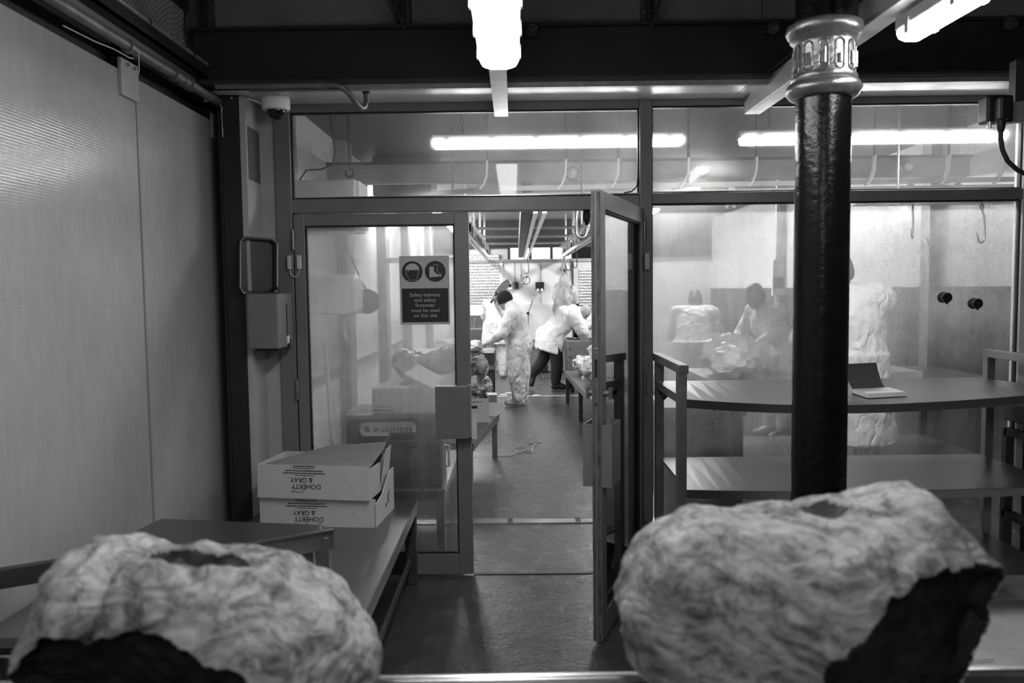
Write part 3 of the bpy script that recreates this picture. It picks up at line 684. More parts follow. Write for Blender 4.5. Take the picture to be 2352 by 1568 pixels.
# roof brackets over the beam
for x, diag, lb in ((-1.5, 0, 'bolted steel bracket standing on the beam in the left corner'), (-.53, -.16, 'bolted steel bracket with diagonal brace over the closed door'), (.665, .16, 'bolted steel bracket with diagonal brace over the open door')):
    t = thing('roof_bracket', lb, 'bracket', (x, 4.0, 2.89))
    B(x - .03, x + .03, 4.0, 4.04, 2.89, 3.7).build('plate', M_DARK2, t); B(x - .008, x + .008, 3.96, 4.0, 2.9, 3.7).build('rib', M_DARK, t)
    for z in (2.95, 3.02, 3.1):
        for s in (-.02, .02): MB().tube([(x + s, 4.0, z), (x + s, 3.992, z)], .007, 6).build('bolt', M_STEELD, t)
    if diag: MB().beam((x + .01, 3.95, 2.86), (x + diag, 3.95, 3.3), .014, .014).build('brace', M_DARK, t)
for k, (x, z) in enumerate(((.097, 2.84), (1.252, 2.836), (2.39, 2.845))):
    t = thing('bare_bulb', 'unlit bare bulb in its holder on the dark beam, %s' % ('beside the wide lamp', 'close to the iron column', 'over the plug socket')[k], 'bulb', (x, 3.95, z), group='unlit bulbs on the beam')
    MB().tube([(x, 3.99, z), (x, 3.955, z)], .018, 12).build('holder', M_BLACKP, t)
    MB().ell((x, 3.915, z), .037, 16, 10).build('globe', M_BULB, t, smooth=True)
    MB().tube([(x, 3.985, z + .02), (x + .02, 3.98, z + .05)], .006, 6).build('cable', M_RUBBER, t)

t = thing('dome_camera', 'white dome security camera with dark bubble under the soffit', 'camera', (-1.235, 4.22, 2.615))
MB().lathe([(.07, 2.614), (.072, 2.6), (.072, 2.56), (.066, 2.548), (.05, 2.545)], (-1.235, 4.22, 0), 32).build('housing', M_WHITEP, t, smooth=True)
MB().ell((-1.235, 4.22, 2.548), (.05, .05, .048), 20, 12).build('bubble', mat('camera_bubble', .01, .06), t, smooth=True)
MB().tube([(-1.3, 4.22, 2.58), (-1.36, 4.2, 2.6), (-1.45, 4.16, 2.6)], .005, 6).build('cable', M_OFFW, t)

t = thing('conduit', 'dark conduit under the beam that bends down and ends in the soffit', 'pipe', (-1.1, 3.96, 2.6))
MB().tube([(-1.44, 3.93, 2.6), (-.86, 3.93, 2.6), (-.83, 3.935, 2.592), (-.8, 3.96, 2.565), (-.775, 4.02, 2.53), (-.762, 4.06, 2.52), (-.75, 4.09, 2.53), (-.742, 4.1, 2.56), (-.742, 4.1, 2.616)], .014, 10).build('tube', M_PIPE, t, smooth=True)
for x in (-1.2, -.95): MB().tube([(x, 3.93, 2.6), (x + .05, 3.93, 2.6)], .017, 10).build('coupling', M_PIPE, t)
MB().tube([(-.742, 4.1, 2.6), (-.742, 4.1, 2.6155)], .02, 10).build('gland', M_FRAMED, t)
t = thing('soffit_gland', 'black cable gland hanging from the soffit right of the column', 'gland', (1.75, 4.1, 2.6))
MB().lathe([(.018, 2.616), (.018, 2.6), (.012, 2.598), (.014, 2.57), (.008, 2.565)], (1.75, 4.1, 0), 10).build('body', M_RUBBER, t)
MB().tube([(1.72, 4.08, 2.61), (1.71, 4.07, 2.57), (1.69, 4.06, 2.54), (1.68, 4.05, 2.53)], .002, 5).build('loose_wire', M_DARK2, t)

t = thing('wall_notice', 'small grey printed notice on the pale return board', 'notice', (-1.379, 4.28, 2.19))
B(-1.381, -1.3775, 4.19, 4.375, 2.19, 2.465).build('sheet', M_NOTICE, t)
t = thing('paper_dispenser', 'grey metal towel dispenser with slot beside the closed door', 'dispenser', (-1.29, 4.2, 1.31), -.04)
L(-.085, .075, -.11, .125, 0, .285).build('body', M_FRAME, t, local=True, bevel=.006)
L(.073, .077, .02, .032, .06, .23).build('paper_slot', M_FRAMED, t, local=True)
L(.074, .08, .03, .075, .002, .04).build('paper_window', M_FRAMED, t, local=True); L(.075, .08, .02, .05, .02, .06).build('paper_tip', M_WHITEP, t, local=True)
L(-.06, .06, -.08, .1, -.012, 0).build('lock', M_DARK, t, local=True)
t = thing('steel_tray', 'steel tray with rounded corners standing on the towel dispenser', 'tray', (-1.305, 4.2, 1.595), 0)
TM = Matrix.Translation((-1.335, 4.17, 1.74)) @ Matrix.Rotation(math.radians(40), 4, 'Z') @ Matrix.Rotation(math.radians(90), 4, 'X') @ Matrix.Rotation(math.radians(-2), 4, 'Z')
def rrect(w_, h_, r_, n=5):
    o = []
    for cx, cy, a0 in ((w_ - r_, h_ - r_, 0), (-w_ + r_, h_ - r_, 90), (-w_ + r_, -h_ + r_, 180), (w_ - r_, -h_ + r_, 270)):
        for i in range(n + 1): a = math.radians(a0 + 90 * i / n); o.append((cx + r_ * math.cos(a), cy + r_ * math.sin(a)))
    return o
r0, r1, r2 = rrect(.1, .145, .035), rrect(.092, .137, .03), rrect(.085, .13, .026)
n = len(r0); vs = [TM @ Vector((x, y, .0)) for x, y in r0] + [TM @ Vector((x, y, .0)) for x, y in r1] + [TM @ Vector((x, y, -.035)) for x, y in r2]
vs += [TM @ Vector((x, y, -.038)) for x, y in r1]
fs = [(i, (i + 1) % n, n + (i + 1) % n, n + i) for i in range(n)] + [(n + i, n + (i + 1) % n, 2 * n + (i + 1) % n, 2 * n + i) for i in range(n)] + [tuple(range(2 * n, 3 * n))]
fs += [(i, 3 * n + i, 3 * n + (i + 1) % n, (i + 1) % n) for i in range(n)] + [tuple(range(3 * n, 4 * n))[::-1]]
MB().add(vs, fs).build('pan', M_DARK2, t)
MB().tube([TM @ Vector((x, y, .001)) for x, y in r0], .004, 6, closed=True).build('rolled_rim', M_STEELB, t, smooth=True)
B(-1.36, -1.22, 4.1, 4.12, 1.593, 1.6).build('prop_strip', M_DARK, t)
b = MB(); b.beam((-1.3, 4.25, 1.612), (-1.215, 4.1, 1.625), .014, .012); b.build('prop_strip', M_DARK, t)

# ================================================================ HALL TABLES
def leg(parent, x, y, z1, wd=.045, m=None, name='leg', z0=0): return B(x - wd / 2, x + wd / 2, y - wd / 2, y + wd / 2, z0, z1).build(name, m or M_STEELD, parent, bevel=.003)
t = thing('steel_bench', 'low stainless bench that carries the two printed cartons', 'bench', (-1.05, 3.2, 0))
B(-1.36, -.55, 1.95, 4.32, .425, .45).build('top', M_STEEL, t, bevel=.004)
B(-.562, -.55, 1.95, 4.32, .39, .425).build('apron', M_STEEL, t); B(-1.36, -.562, 4.308, 4.32, .39, .425).build('apron', M_STEEL, t)
for x, y in ((-.585, 4.28), (-.585, 2.05), (-1.32, 4.28), (-1.32, 2.05)): leg(t, x, y, .425, .06, M_DARK2)
B(-.595, -.58, 2.05, 4.28, .12, .15).build('stretcher', M_DARK2, t)

t = thing('steel_trolley', 'angled stainless trolley with open end rail by the left wall', 'trolley', (-1.05, 2.75, 0))
poly = [(-1.4, 3.07), (-.75, 2.965), (-.683, 2.89), (-1.34, 2.49), (-1.47, 2.62)]
MB().prism(poly, Matrix.Translation((0, 0, .7)), .02).build('top', M_STEEL, t)
MB().beam((-.683, 2.89, .69), (-1.34, 2.49, .69), .012, .07).build('front_apron', M_STEELD, t)
MB().beam((-.683, 2.888, .723), (-1.34, 2.488, .723), .02, .008).build('front_lip', M_STEELB, t)
MB().beam((-.75, 2.965, .725), (-.74, 2.93, .725), .008, .025).build('corner_stop', M_STEELB, t)
MB().beam((-1.3, 2.48, .755), (-1.59, 2.31, .755), .03, .06).build('end_rail', M_DARK2, t, bevel=.003)
for x, y, zb in ((-.72, 2.89, .45), (-.79, 2.93, .45), (-1.42, 2.58, 0), (-1.4, 3.0, 0)): leg(t, x, y, .7, .05, M_STEELD, z0=zb)
MB().prism([(-1.59, 2.27), (-1.1, 2.25), (-.85, 2.8), (-1.59, 2.95)], Matrix.Translation((0, 0, .57)), .03).build('lower_shelf', M_STEEL, t)
MB().tube([(-1.59, 2.3, .53), (-1.1, 2.3, .53)], .008, 8).build('lower_rod', M_STEELB, t)
for x, zb in ((-1.57, 0), (-1.2, .45)): leg(t, x, 2.3, .57, .04, M_STEELD, z0=zb)
MB().beam((-1.37, 2.52, .755), (-1.37, 2.52, .7), .03, .03).build('rail_stub', M_DARK2, t)

# ---- printed cartons on the bench
def carton_print(parent, M):
    """upside-down printed block on a carton side; M maps printed face (x right, y up) to world"""
    R = M @ Matrix.Rotation(math.pi, 4, 'Z')
    text('DOHERTY', .034, R @ Matrix.Translation((-.012, .02, 0)), M_INK, parent, 'printed_name', sx=.95)
    text('& GRAY', .034, R @ Matrix.Translation((.012, -.012, 0)), M_INK, parent, 'printed_name', sx=.95)
    b = MB(); b.tube([R @ Vector((x, y, .0006)) for x, y in ((-.005, .026), (0, .044), (.02, .05), (.05, .046), (.054, .052), (.062, .044), (.052, .038), (.05, .046))], .0008, 4); b.build('printed_flourish', M_INK, parent)
    text('www.dohertyandgray.com', .0105, R @ Matrix.Translation((.0, -.068, 0)), M_INK, parent, 'printed_line')
    for y, x0, x1, h in ((-.034, -.055, .045, .003), (-.044, -.105, .105, .005), (-.056, -.095, .095, .005), (-.079, -.055, .055, .005)):
        b = MB(); x = x0
        while x < x1:
            l_ = random.uniform(.004, .013); b.prism([(x, y - h / 2), (min(x + l_, x1), y - h / 2), (min(x + l_, x1), y + h / 2), (x, y + h / 2)], R, .0006); x += l_ + .0022
        b.build('printed_line', M_INK, parent)
c1 = thing('carton', 'white printed carton standing flat on the low bench', 'carton', (-.965, 4.02, .45), -.1)
W_, D_, H_ = .586, .36, .14
def open_carton(t, W_, D_, H_, th=.006):
    b = MB(); b.mi = 0
    L(-W_ / 2, W_ / 2, -D_ / 2, -D_ / 2 + th, 0, H_).build('side', M_CARD, t, local=True)
    L(-W_ / 2, W_ / 2, D_ / 2 - th, D_ / 2, 0, H_).build('side', M_CARD, t, local=True)
    L(-W_ / 2, -W_ / 2 + th, -D_ / 2 + th, D_ / 2 - th, 0, H_).build('end', M_CARD, t, local=True)
    L(-W_ / 2 + th, W_ / 2 - th, -D_ / 2 + th, D_ / 2 - th, 0, th).build('base', M_CARDB, t, local=True)
open_carton(c1, W_, D_, H_)
# taller right end with a torn slanting top
b = MB(); e = W_ / 2
b.add([(e - .006, -.18, 0), (e - .006, .18, 0), (e - .006, .18, .22), (e - .006, .1, .215), (e - .006, -.05, .13), (e - .006, -.18, .11),
       (e, -.18, 0), (e, .18, 0), (e, .18, .22), (e, .1, .215), (e, -.05, .13), (e, -.18, .11)],
      [(0, 1, 2, 3, 4, 5), (11, 10, 9, 8, 7, 6)] + [(i, (i + 1) % 6, 6 + (i + 1) % 6, 6 + i) for i in range(6)]); b.build('torn_end', M_CARD, c1, local=True)
carton_print(c1, wm(c1) @ frontM(-.055, -.1806, .058))
b = MB(); Mf = wm(c1) @ frontM(0, -.1804, 0); b.tube([Mf @ Vector(p) for p in ((.12, .132, 0), (.25, .02, 0))], .0016, 4); b.build('fold_crease', M_CARD, c1)
Me_ = wm(c1) @ Matrix.Translation((e + .0004, .05, .08)) @ Matrix.Rotation(math.pi / 2, 4, 'Z') @ Matrix.Rotation(math.pi / 2, 4, 'X')
b = MB()
for x, y, w_, h in ((-.045, -.03, .02, .02), (-.01, -.02, .006, .05), (.004, -.02, .006, .06), (.018, -.015, .004, .05), (.03, -.02, .012, .004), (.03, .02, .004, .03)): b.prism([(x, y), (x + w_, y), (x + w_, y + h), (x, y + h)], Me_, .0006)
b.build('printed_panel', M_INK, c1)
c2 = thing('carton', 'upper white printed carton tilted open on the other carton', 'carton', (-.98, 4.0, .588), -.1)
c2.rotation_euler = (math.radians(-1.5), math.radians(1.0), -.1)
open_carton(c2, .56, .36, .165)
L(.274, .28, -.174, .02, 0, .15).build('end', M_CARD, c2, local=True)
b = MB(); b.add([(-.24, -.176, .164), (.278, -.178, .15), (.279, .1, .205), (.27, .18, .225), (-.05, .18, .195)], [(0, 1, 2, 3, 4)])
b.add([(-.24, -.176, .168), (.278, -.178, .154), (.279, .1, .209), (.27, .18, .229), (-.05, .18, .199)], [(4, 3, 2, 1, 0)])
b.add([(-.24, -.176, .164), (.278, -.178, .15), (.279, .1, .205), (.27, .18, .225), (-.05, .18, .195), (-.24, -.176, .168), (.278, -.178, .154), (.279, .1, .209), (.27, .18, .229), (-.05, .18, .199)], [(i, (i + 1) % 5, 5 + (i + 1) % 5, 5 + i) for i in range(5)])
b.build('lid_flap', M_CARDB, c2, local=True)
b = MB(); b.add([(.276, .02, .0), (.276, .18, .0), (.292, .18, .215), (.287, .1, .2), (.28, .02, .0), (.28, .18, .0), (.296, .18, .215), (.291, .1, .2)], [(0, 1, 2, 3), (7, 6, 5, 4), (0, 4, 5, 1), (1, 5, 6, 2), (2, 6, 7, 3), (3, 7, 4, 0)]); b.build('end_flap', M_CARD, c2, local=True)
carton_print(c2, wm(c2) @ frontM(-.045, -.1806, .082))
b = MB(); Mf = wm(c2) @ frontM(0, -.1804, 0); b.tube([Mf @ Vector(p) for p in ((.125, .163, 0), (.245, .004, 0))], .0016, 4); b.build('fold_crease', M_CARD, c2)

# ---- steel rack in front of the steamed window
t = thing('steel_rack', 'stainless rack with sagging shelves in front of the steamed window', 'rack', (1.65, 4.0, 0))
RX0, RX1 = .765, 2.57
for x, y in ((RX0, 3.67), (RX0 + .015, 4.32), (RX1, 3.67), (RX1, 4.32)):
    B(x - .022, x + .022, y - .022, y + .022, 0, 1.24).build('post', M_STEELD if x < 2 else M_STEELD, t, bevel=.003)
for x in (RX0 + .005, RX1): B(x - .0235, x + .0235, 3.6455, 4.344, 1.205, 1.2455).build('end_rail', M_STEELD, t, bevel=.003)
B(RX0 - .01, RX0 + .02, 3.69, 4.3, 1.06, 1.1).build('side_rail', M_STEELD, t); MB().beam((RX0 + .02, 4.3, 1.0), (RX0 + .1, 4.3, 1.07), .03, .03).build('brace', M_STEELD, t)
def shelf(z0, sag, zr, m=M_STEEL):
    n = 24; b = MB(); vs = []
    for i in range(n + 1):
        u = i / n; x = RX0 + .022 + (RX1 - RX0 - .044) * u; zz = z0 + (zr - z0) * u - sag * (1 - (2 * u - .9) ** 2 * (1 / 1.21 if u > .45 else 1 / .81))
        for y, z in ((3.65, zz - .042), (3.645, zz), (4.34, z0 + .004), (4.34, z0 - .008), (3.66, zz - .012), (3.66, zz - .042)): vs.append((x, y, z))
    fs = [(i * 6 + j, i * 6 + (j + 1) % 6, (i + 1) * 6 + (j + 1) % 6, (i + 1) * 6 + j) for i in range(n) for j in range(6)] + [tuple(range(6)), tuple(range(n * 6, n * 6 + 6))[::-1]]
    return b.add(vs, fs).build('shelf', m, t, bevel=.002)
shelf(1.088, .042, 1.105); shelf(.665, .016, .665); shelf(.25, .01, .25)

t = thing('notebook', 'open notebook with raised dark cover on the upper rack shelf', 'notebook', (1.76, 3.85, 1.0675), .12)
t.rotation_euler = (.0505, -.02, .12)
L(-.095, .095, -.065, .065, 0.003, .024).build('page_block', M_WHITEP, t, local=True); L(-.1, .1, -.07, .07, 0, .003).build('back_cover', M_DARK2, t, local=True)
b = MB(); n = 10; vs = []
for i in range(n + 1):
    u = i / n; a = math.radians(8 + 60 * u ** .6); y = .065 - 0.0 + .05 * u * math.cos(a); z = .021 + .125 * (u ** 1.3)
    xs = -.04 * u
    for dx in (-.085, .085): vs += [(dx + xs - .01, y - .03 * u * 0, z), (dx + xs - .01, y + .0025, z + .001)]
fs = []
for i in range(n): o = i * 4; fs += [(o, o + 2, o + 6, o + 4), (o + 1, o + 5, o + 7, o + 3), (o, o + 4, o + 5, o + 1), (o + 2, o + 3, o + 7, o + 6)]
fs += [(0, 1, 3, 2), (n * 4, n * 4 + 2, n * 4 + 3, n * 4 + 1)]
b.add(vs, fs).build('front_cover', mat('notebook_cover', .07, .6), t, local=True)

for x, z, lb in ((2.354, 1.529, 'black rubber suction pad on the steamed window, the higher of two'), (2.522, 1.494, 'black rubber suction pad on the steamed window, the lower of two')):
    t = thing('suction_pad', lb, 'pad', (x, FY, z), group='suction pads on the window')
    MB().lathe([(.03, 0), (.03, .012), (.02, .02), (.026, .03), (.028, .05), (.025, .054)], (x, FY + .004, z), 20, (0, -1, 0)).build('knob', M_RUBBER, t, smooth=True)
    MB().tube([(x + .005, FY - .02, z - .025), (x + .012, FY - .03, z - .033)], .006, 6).build('tab', M_RUBBER, t)

# stand at the far right of the rack
t = thing('weighing_stand', 'dark metal stand with thick plate beside the rack end', 'stand', (2.95, 4.05, 0))
B(2.66, 3.4, 3.75, 4.33, .86, .96).build('plate', M_DARK2, t, bevel=.006); B(2.75, 3.3, 3.85, 4.25, .82, .86).build('load_cell', M_RUBBER, t)
for x, y in ((2.67, 3.8), (2.67, 4.3), (3.38, 3.8), (3.38, 4.3)): B(x - .02, x + .02, y - .02, y + .02, 0, .82).build('leg', M_DARK2, t)
for z in (.8, .35): 
    B(2.65, 2.69, 3.8, 4.3, z - .02, z + .02).build('stretcher', M_DARK2, t); B(2.69, 3.36, 3.79, 3.82, z - .02, z + .02).build('stretcher', M_DARK2, t)

# ================================================================ BEEF ON THE CART
t = thing('meat_cart', 'stainless cart with rolled rim that holds the two beef pieces', 'cart', (0, 1.12, 0), .012)
L(-.95, .95, -.33, .28, .84, .855).build('tray_floor', M_STEEL, t, local=True)
for a in (L(-.95, .95, .275, .285, .84, .89), L(-.95, .95, -.335, -.325, .84, .89), L(-.95, -.94, -.33, .28, .84, .89), L(.94, .95, -.33, .28, .84, .89)): a.build('tray_side', M_STEEL, t, local=True)
MB().tube([(-.95, .285, .893), (.95, .285, .893), (.95, -.335, .893), (-.95, -.335, .893)], .011, 10, closed=True).build('rolled_rim', M_STEELB, t, local=True, smooth=True)
for x in (-.88, .88):
    for y in (-.28, .22): L(x - .02, x + .02, y - .02, y + .02, .1, .84).build('leg', M_STEELD, t, local=True); MB().lathe([(.05, -.018), (.05, .018)], (x, y, .05), 16, (1, 0, 0)).build('wheel', M_RUBBER, t, local=True)
def beef(name, label, c, outline, D, cut_p, cut_n, dents, seed, loc):
    c = Vector(c); cut_p = Vector(cut_p); cut_n = Vector(cut_n).normalized()
    pts = sorted([(math.atan2(z - c.z, x - c.x) % (2 * math.pi), math.hypot(x - c.x, z - c.z)) for x, z in outline])
    def R(th):
        th %= 2 * math.pi
        for i in range(len(pts)):
            a, ra = pts[i]; b, rb = pts[(i + 1) % len(pts)]
            if i == len(pts) - 1:
                b += 2 * math.pi
                if th < pts[0][0]: th += 2 * math.pi
            if a <= th <= b:
                u = (th - a) / max(1e-6, b - a); u = u * u * (3 - 2 * u); return ra + (rb - ra) * u
        return pts[0][1]
    N, K = 200, 120; vs = []; flag = []
    off = Vector((seed * 3.1, seed * 1.7, seed))
    for i in range(K + 1):
        ph = math.pi * (.012 + .976 * i / K); s = math.sin(ph) ** .62
        for j in range(N):
            th = 2 * math.pi * j / N
            p = Vector((c.x + R(th) * math.cos(th) * s, c.y - D * math.cos(ph), c.z + R(th) * math.sin(th) * s))
            d = (p - c).normalized()
            wr = noise.noise(Vector((p.x * 9, p.y * 5, p.z * 14)) + off)
            h = .022 * noise.noise(p * 5 + off) + .011 * wr + .012 * (1 - abs(noise.noise(Vector((p.x * 16 + 2 * p.z * 5, p.y * 10, p.z * 7)) + off * 2)) * 2) * .6 + .006 * noise.noise(p * 34 + off) + .003 * noise.noise(p * 70 + off)
            p += d * h
            k = 0
            for q, rx, dep, dark in dents:
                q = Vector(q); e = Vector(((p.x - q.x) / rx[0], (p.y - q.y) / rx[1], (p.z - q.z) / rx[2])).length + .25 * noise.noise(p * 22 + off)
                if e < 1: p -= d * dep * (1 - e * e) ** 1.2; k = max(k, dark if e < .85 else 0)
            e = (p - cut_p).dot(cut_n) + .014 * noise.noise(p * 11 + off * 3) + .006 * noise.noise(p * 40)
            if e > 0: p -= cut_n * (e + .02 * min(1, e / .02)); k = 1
            if p.z < .858: p.z = .858
            vs.append(p); flag.append(k)
    b = MB(); fs = []
    for i in range(K):
        for j in range(N):
            f = (i * N + j, (i + 1) * N + j, (i + 1) * N + (j + 1) % N, i * N + (j + 1) % N)
            b.m.append(0); b.f.append(list(f))
    b.v = vs; b.f += [list(range(N)), list(range(K * N, (K + 1) * N))]; b.m += [0, 0]
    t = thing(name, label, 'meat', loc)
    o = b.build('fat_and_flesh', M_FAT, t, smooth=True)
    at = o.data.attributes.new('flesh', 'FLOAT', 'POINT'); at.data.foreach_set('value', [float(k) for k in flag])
    return t
beef('beef_joint', 'large fat-covered beef joint with a dark slot on top, on the cart beside the trolley', (-.47, 1.17, 1.03),
     [(-.715, 1.09), (-.695, 1.14), (-.66, 1.215), (-.625, 1.225), (-.585, 1.195), (-.43, 1.205), (-.34, 1.175), (-.265, 1.12), (-.225, 1.05), (-.235, .98), (-.27, .92), (-.36, .87), (-.58, .87), (-.655, .98), (-.685, 1.04)], .2,
     (-.45, .985, 1.15), (-.12, -.92, -.37), [((-.475, 1.15, 1.205), (.095, .035, .045), .028, 1), ((-.33, 1.12, 1.15), (.035, .03, .04), .012, 0), ((-.47, 1.05, 1.17), (.012, .012, .012), .01, 1)], 1.3, (-.47, 1.17, .86))
beef('beef_joint', 'large ridged fat-covered beef joint with dark hollow end, on the cart under the column', (.43, 1.19, 1.03),
     [(.147, 1.14), (.165, 1.18), (.2, 1.225), (.24, 1.245), (.35, 1.258), (.45, 1.262), (.52, 1.262), (.6, 1.276), (.63, 1.245), (.685, 1.18), (.675, 1.13), (.645, 1.02), (.65, .9), (.6, .87), (.3, .87), (.21, .98), (.165, 1.07)], .22,
     (.5, 1.01, 1.165), (.45, -.82, -.25), [((.47, 1.2, 1.265), (.035, .05, .03), .02, 1), ((.53, 1.16, 1.235), (.05, .02, .02), .015, 1), ((.36, 1.06, 1.15), (.03, .03, .03), .01, 0), ((.64, 1.15, 1.22), (.02, .02, .03), .01, 1), ((.28, 1.02, 1.1), (.012, .012, .012), .01, 1)], 4.7, (.43, 1.19, .86))

# ================================================================ CUTTING ROOM: rails, rollers, hooks
def rail_run(label, x, y0, y1, z, gap=.03):
    t = thing('overhead_rail', label, 'rail', (x, (y0 + y1) / 2, z))
    for s in (-1, 1): B(x + s * gap - .014, x + s * gap + .014, y0, y1, z - .02, z + .02).build('track_bar', M_STEELB, t)
    y = y0 + .2
    while y < y1: B(x - .05, x + .05, y, y + .04, z + .02, z + .1).build('yoke', M_DARK2, t); MB().tube([(x, y + .02, z + .1), (x, y + .02, 2.95)], .008, 6).build('drop_rod', M_STEELD, t); y += 1.8
    return t
rail_run('steel overhead rail over the left row of rollers', -.51, 6.5, 15.7, 2.2)
rail_run('steel overhead rail over the right row of rollers', .9, 6.5, 15.7, 2.2)
t = thing('overhead_rail', 'central overhead rail hung on a dark beam in the cutting room', 'rail', (.2, 10, 2.2))
for s in (-1, 1): MB().beam((.2 + s * .035, 6.2, 2.2), (.215 + s * .035, 15.7, 2.2), .035, .03).build('track_bar', M_STEELB, t)
MB().beam((.1, 6.2, 2.32), (.115, 15.7, 2.32), .09, .2).build('carrier_beam', M_DARK2, t)
for k in range(12): MB().tube([(.13, 6.4 + k * .8, 2.25), (.2, 6.4 + k * .8, 2.23)], .03, 8).build('hanger', M_DARK2, t)
def roller(x, y, z, s):
    t = thing('rail_roller', 'steel roller carriage parked on the %s overhead rail' % ('left' if s < 0 else 'right'), 'roller', (x, y, z), 0, 'roller carriages on the %s rail' % ('left' if s < 0 else 'right'))
    MB().lathe([(.045, -.026), (.05, -.02), (.05, .02), (.045, .026)], (0, 0, .05), 14, (1, 0, 0)).build('wheel', M_GALV, t, local=True)
    L(-.028, .028, -.06, .06, .02, .2).build('frame', M_GALV, t, local=True, bevel=.004); L(-.07, .03, -.03, .03, .14, .18).build('arm', M_GALV, t, local=True)
    L(-.045, -.03, -.03, .03, .02, .1).build('side_plate', M_GALV, t, local=True)
    return t
for s, x in ((-1, -.51), (1, .9)):
    proto = None
    for k in range(13):
        y = 7.6 + k * .6
        if proto is None: proto = roller(x, y, 2.219, s)
        else: c = copy_tree(proto); c.location = (x + random.uniform(-.004, .004), y, 2.219); c.rotation_euler = (0, 0, random.uniform(-.2, .2))
for k, (y, z) in enumerate(((10.95, 2.438), (12.65, 2.438), (14.5, 2.438))):
    t = thing('cross_pipe', 'steel pipe spanning between the overhead rails, %s' % ('thickest and nearest the doorway', 'in the middle of three', 'by the back wall windows')[k], 'pipe', (.2, y, z), group='cross pipes under the ceiling')
    MB().tube([(-.62, y, z), (.98, y, z)], .02, 10).build('pipe', M_STEELB, t, smooth=True)
    for x in (-.55, .92): MB().ell((x, y, z), .04, 10, 6).build('clamp', M_DARK2, t); MB().tube([(x, y, z), (x, y, 2.95)], .008, 6).build('drop_rod', M_STEELD, t)
# curved transfer rail behind the transom
t = thing('transfer_rail', 'bright curved rail on curved brackets behind the transom panes', 'rail', (1.5, 6.1, 2.36))
for dz, dy in ((0, 0), (-.05, .03)):
    pts = [(-.95, 6.9 + dy, 2.345 + dz), (-.8, 6.5 + dy, 2.345 + dz), (-.6, 6.2 + dy, 2.347 + dz), (-.3, 6.06 + dy, 2.35 + dz), (0, 6.0 + dy, 2.352 + dz), (1.0, 6.0 + dy, 2.36 + dz), (3.86, 6.0 + dy, 2.375 + dz)]
    b = MB()
    for a, c in zip(pts[:-1], pts[1:]): b.beam(a, c, .02, .035)
    b.build('track_bar', M_RAIL, t)
for x in (-.226, .36, .75, 1.27, 1.775, 2.2, 2.65, 3.2, 3.6):
    b = MB(); q = [(x + .03, 6.0, 2.56), (x + .025, 6.0, 2.45), (x, 6.0, 2.38), (x - .03, 6.0, 2.345)]
    for a, c in zip(q[:-1], q[1:]): b.beam(a, c, .045, .014, (1, 0, 0))
    b.build('bracket', M_OFFW, t); MB().tube([(x + .03, 6.0, 2.55), (x + .03, 6.0, 2.95)], .01, 6).build('drop_rod', M_DARK2, t)
t = thing('cross_beam', 'pale steel channel crossing the cutting room behind the transom lamps', 'beam', (1.2, 6.7, 2.55))
B(-1.6, 3.9, 6.9, 6.98, 2.52, 2.68).build('web', M_MIDG, t); B(-1.6, 3.9, 6.86, 7.02, 2.68, 2.7).build('flange', M_DARK2, t)
for k, x in enumerate((1.0, 1.62, 2.4, 2.95, 3.3)):
    t = thing('rail_roller', 'small steel carriage hanging under the transfer rail behind the right transom', 'roller', (x, 6.03, 2.2435 + .00525 * (x - 1)), 0, 'carriages under the transfer rail')
    L(-.06, .06, -.02, .02, .03, .05).build('yoke', M_GALV, t, local=True); L(-.035, -.015, -.015, .015, -.06, .03).build('arm', M_GALV, t, local=True); L(.015, .035, -.015, .015, -.06, .03).build('arm', M_GALV, t, local=True)
    MB().lathe([(.03, -.01), (.03, .01)], (0, -.03, .07), 12, (0, 1, 0)).build('wheel', M_GALV, t, local=True)
for k, (x, z) in enumerate(((.5, 2.42), (1.62, 2.43), (3.35, 2.44))):
    t = thing('room_bulb', 'round bulkhead light without glow on the pale channel, %s' % ('over the doorway', 'left of the column', 'near the right wall')[k], 'bulb', (x, 6.88, z + .18), group='bulkheads on the pale channel')
    MB().lathe([(.06, 0), (.06, .02), (.045, .03), (.045, .05)], (x, 6.9, z + .16), 18, (0, -1, 0)).build('ring', M_STEELD, t, smooth=True); MB().ell((x, 6.85, z + .16), (.035, .03, .035)).build('globe', M_WHITEP, t, smooth=True)

def hook(name, label, top, size, rz, m=M_STEELB, ring=False, group=None, r=.007, rod=0):
    t = thing(name, label, 'hook', top, rz, group)
    if rod: MB().tube([(0, 0, .03), (0, 0, rod + .03)], r * .6, 6).build('drop_rod', M_DARK, t, local=True)
    pts = [(0, 0, 0), (.02 * size, 0, -.03 * size), (.03 * size, 0, -.09 * size), (.03 * size, 0, -.15 * size)] + arc((0, 0, -.15 * size), .03 * size, 0, -math.pi * 1.0, 8, (1, 0, 0), (0, 0, 1))[1:] + [(-.045 * size, 0, -.12 * size)]
    MB().tube(pts, [r] * (len(pts) - 1) + [r * .3], 8).build('bent_rod', m, t, local=True, smooth=True)
    MB().tube(arc((0, 0, .015), .016, 0, 2 * math.pi, 10, (1, 0, 0), (0, 0, 1))[:-1], r * .8, 6, closed=True).build('eye', m, t, local=True)
    if ring: MB().tube(arc((0, .0, -.26 * size), .07, 0, 2 * math.pi, 18, (1, 0, .1), (0, 0, 1))[:-1], .008, 8, closed=True).build('ring', m, t, local=True); MB().tube([(-.05, 0, -.31 * size), (.03, 0, -.2 * size)], .006, 6).build('crossbar', m, t, local=True)
    return t
hook('meat_hook', 'thick bright hook hanging just inside the top of the doorway', (.47, 5.6, 2.18), 1.25, math.pi, r=.009, rod=.74)
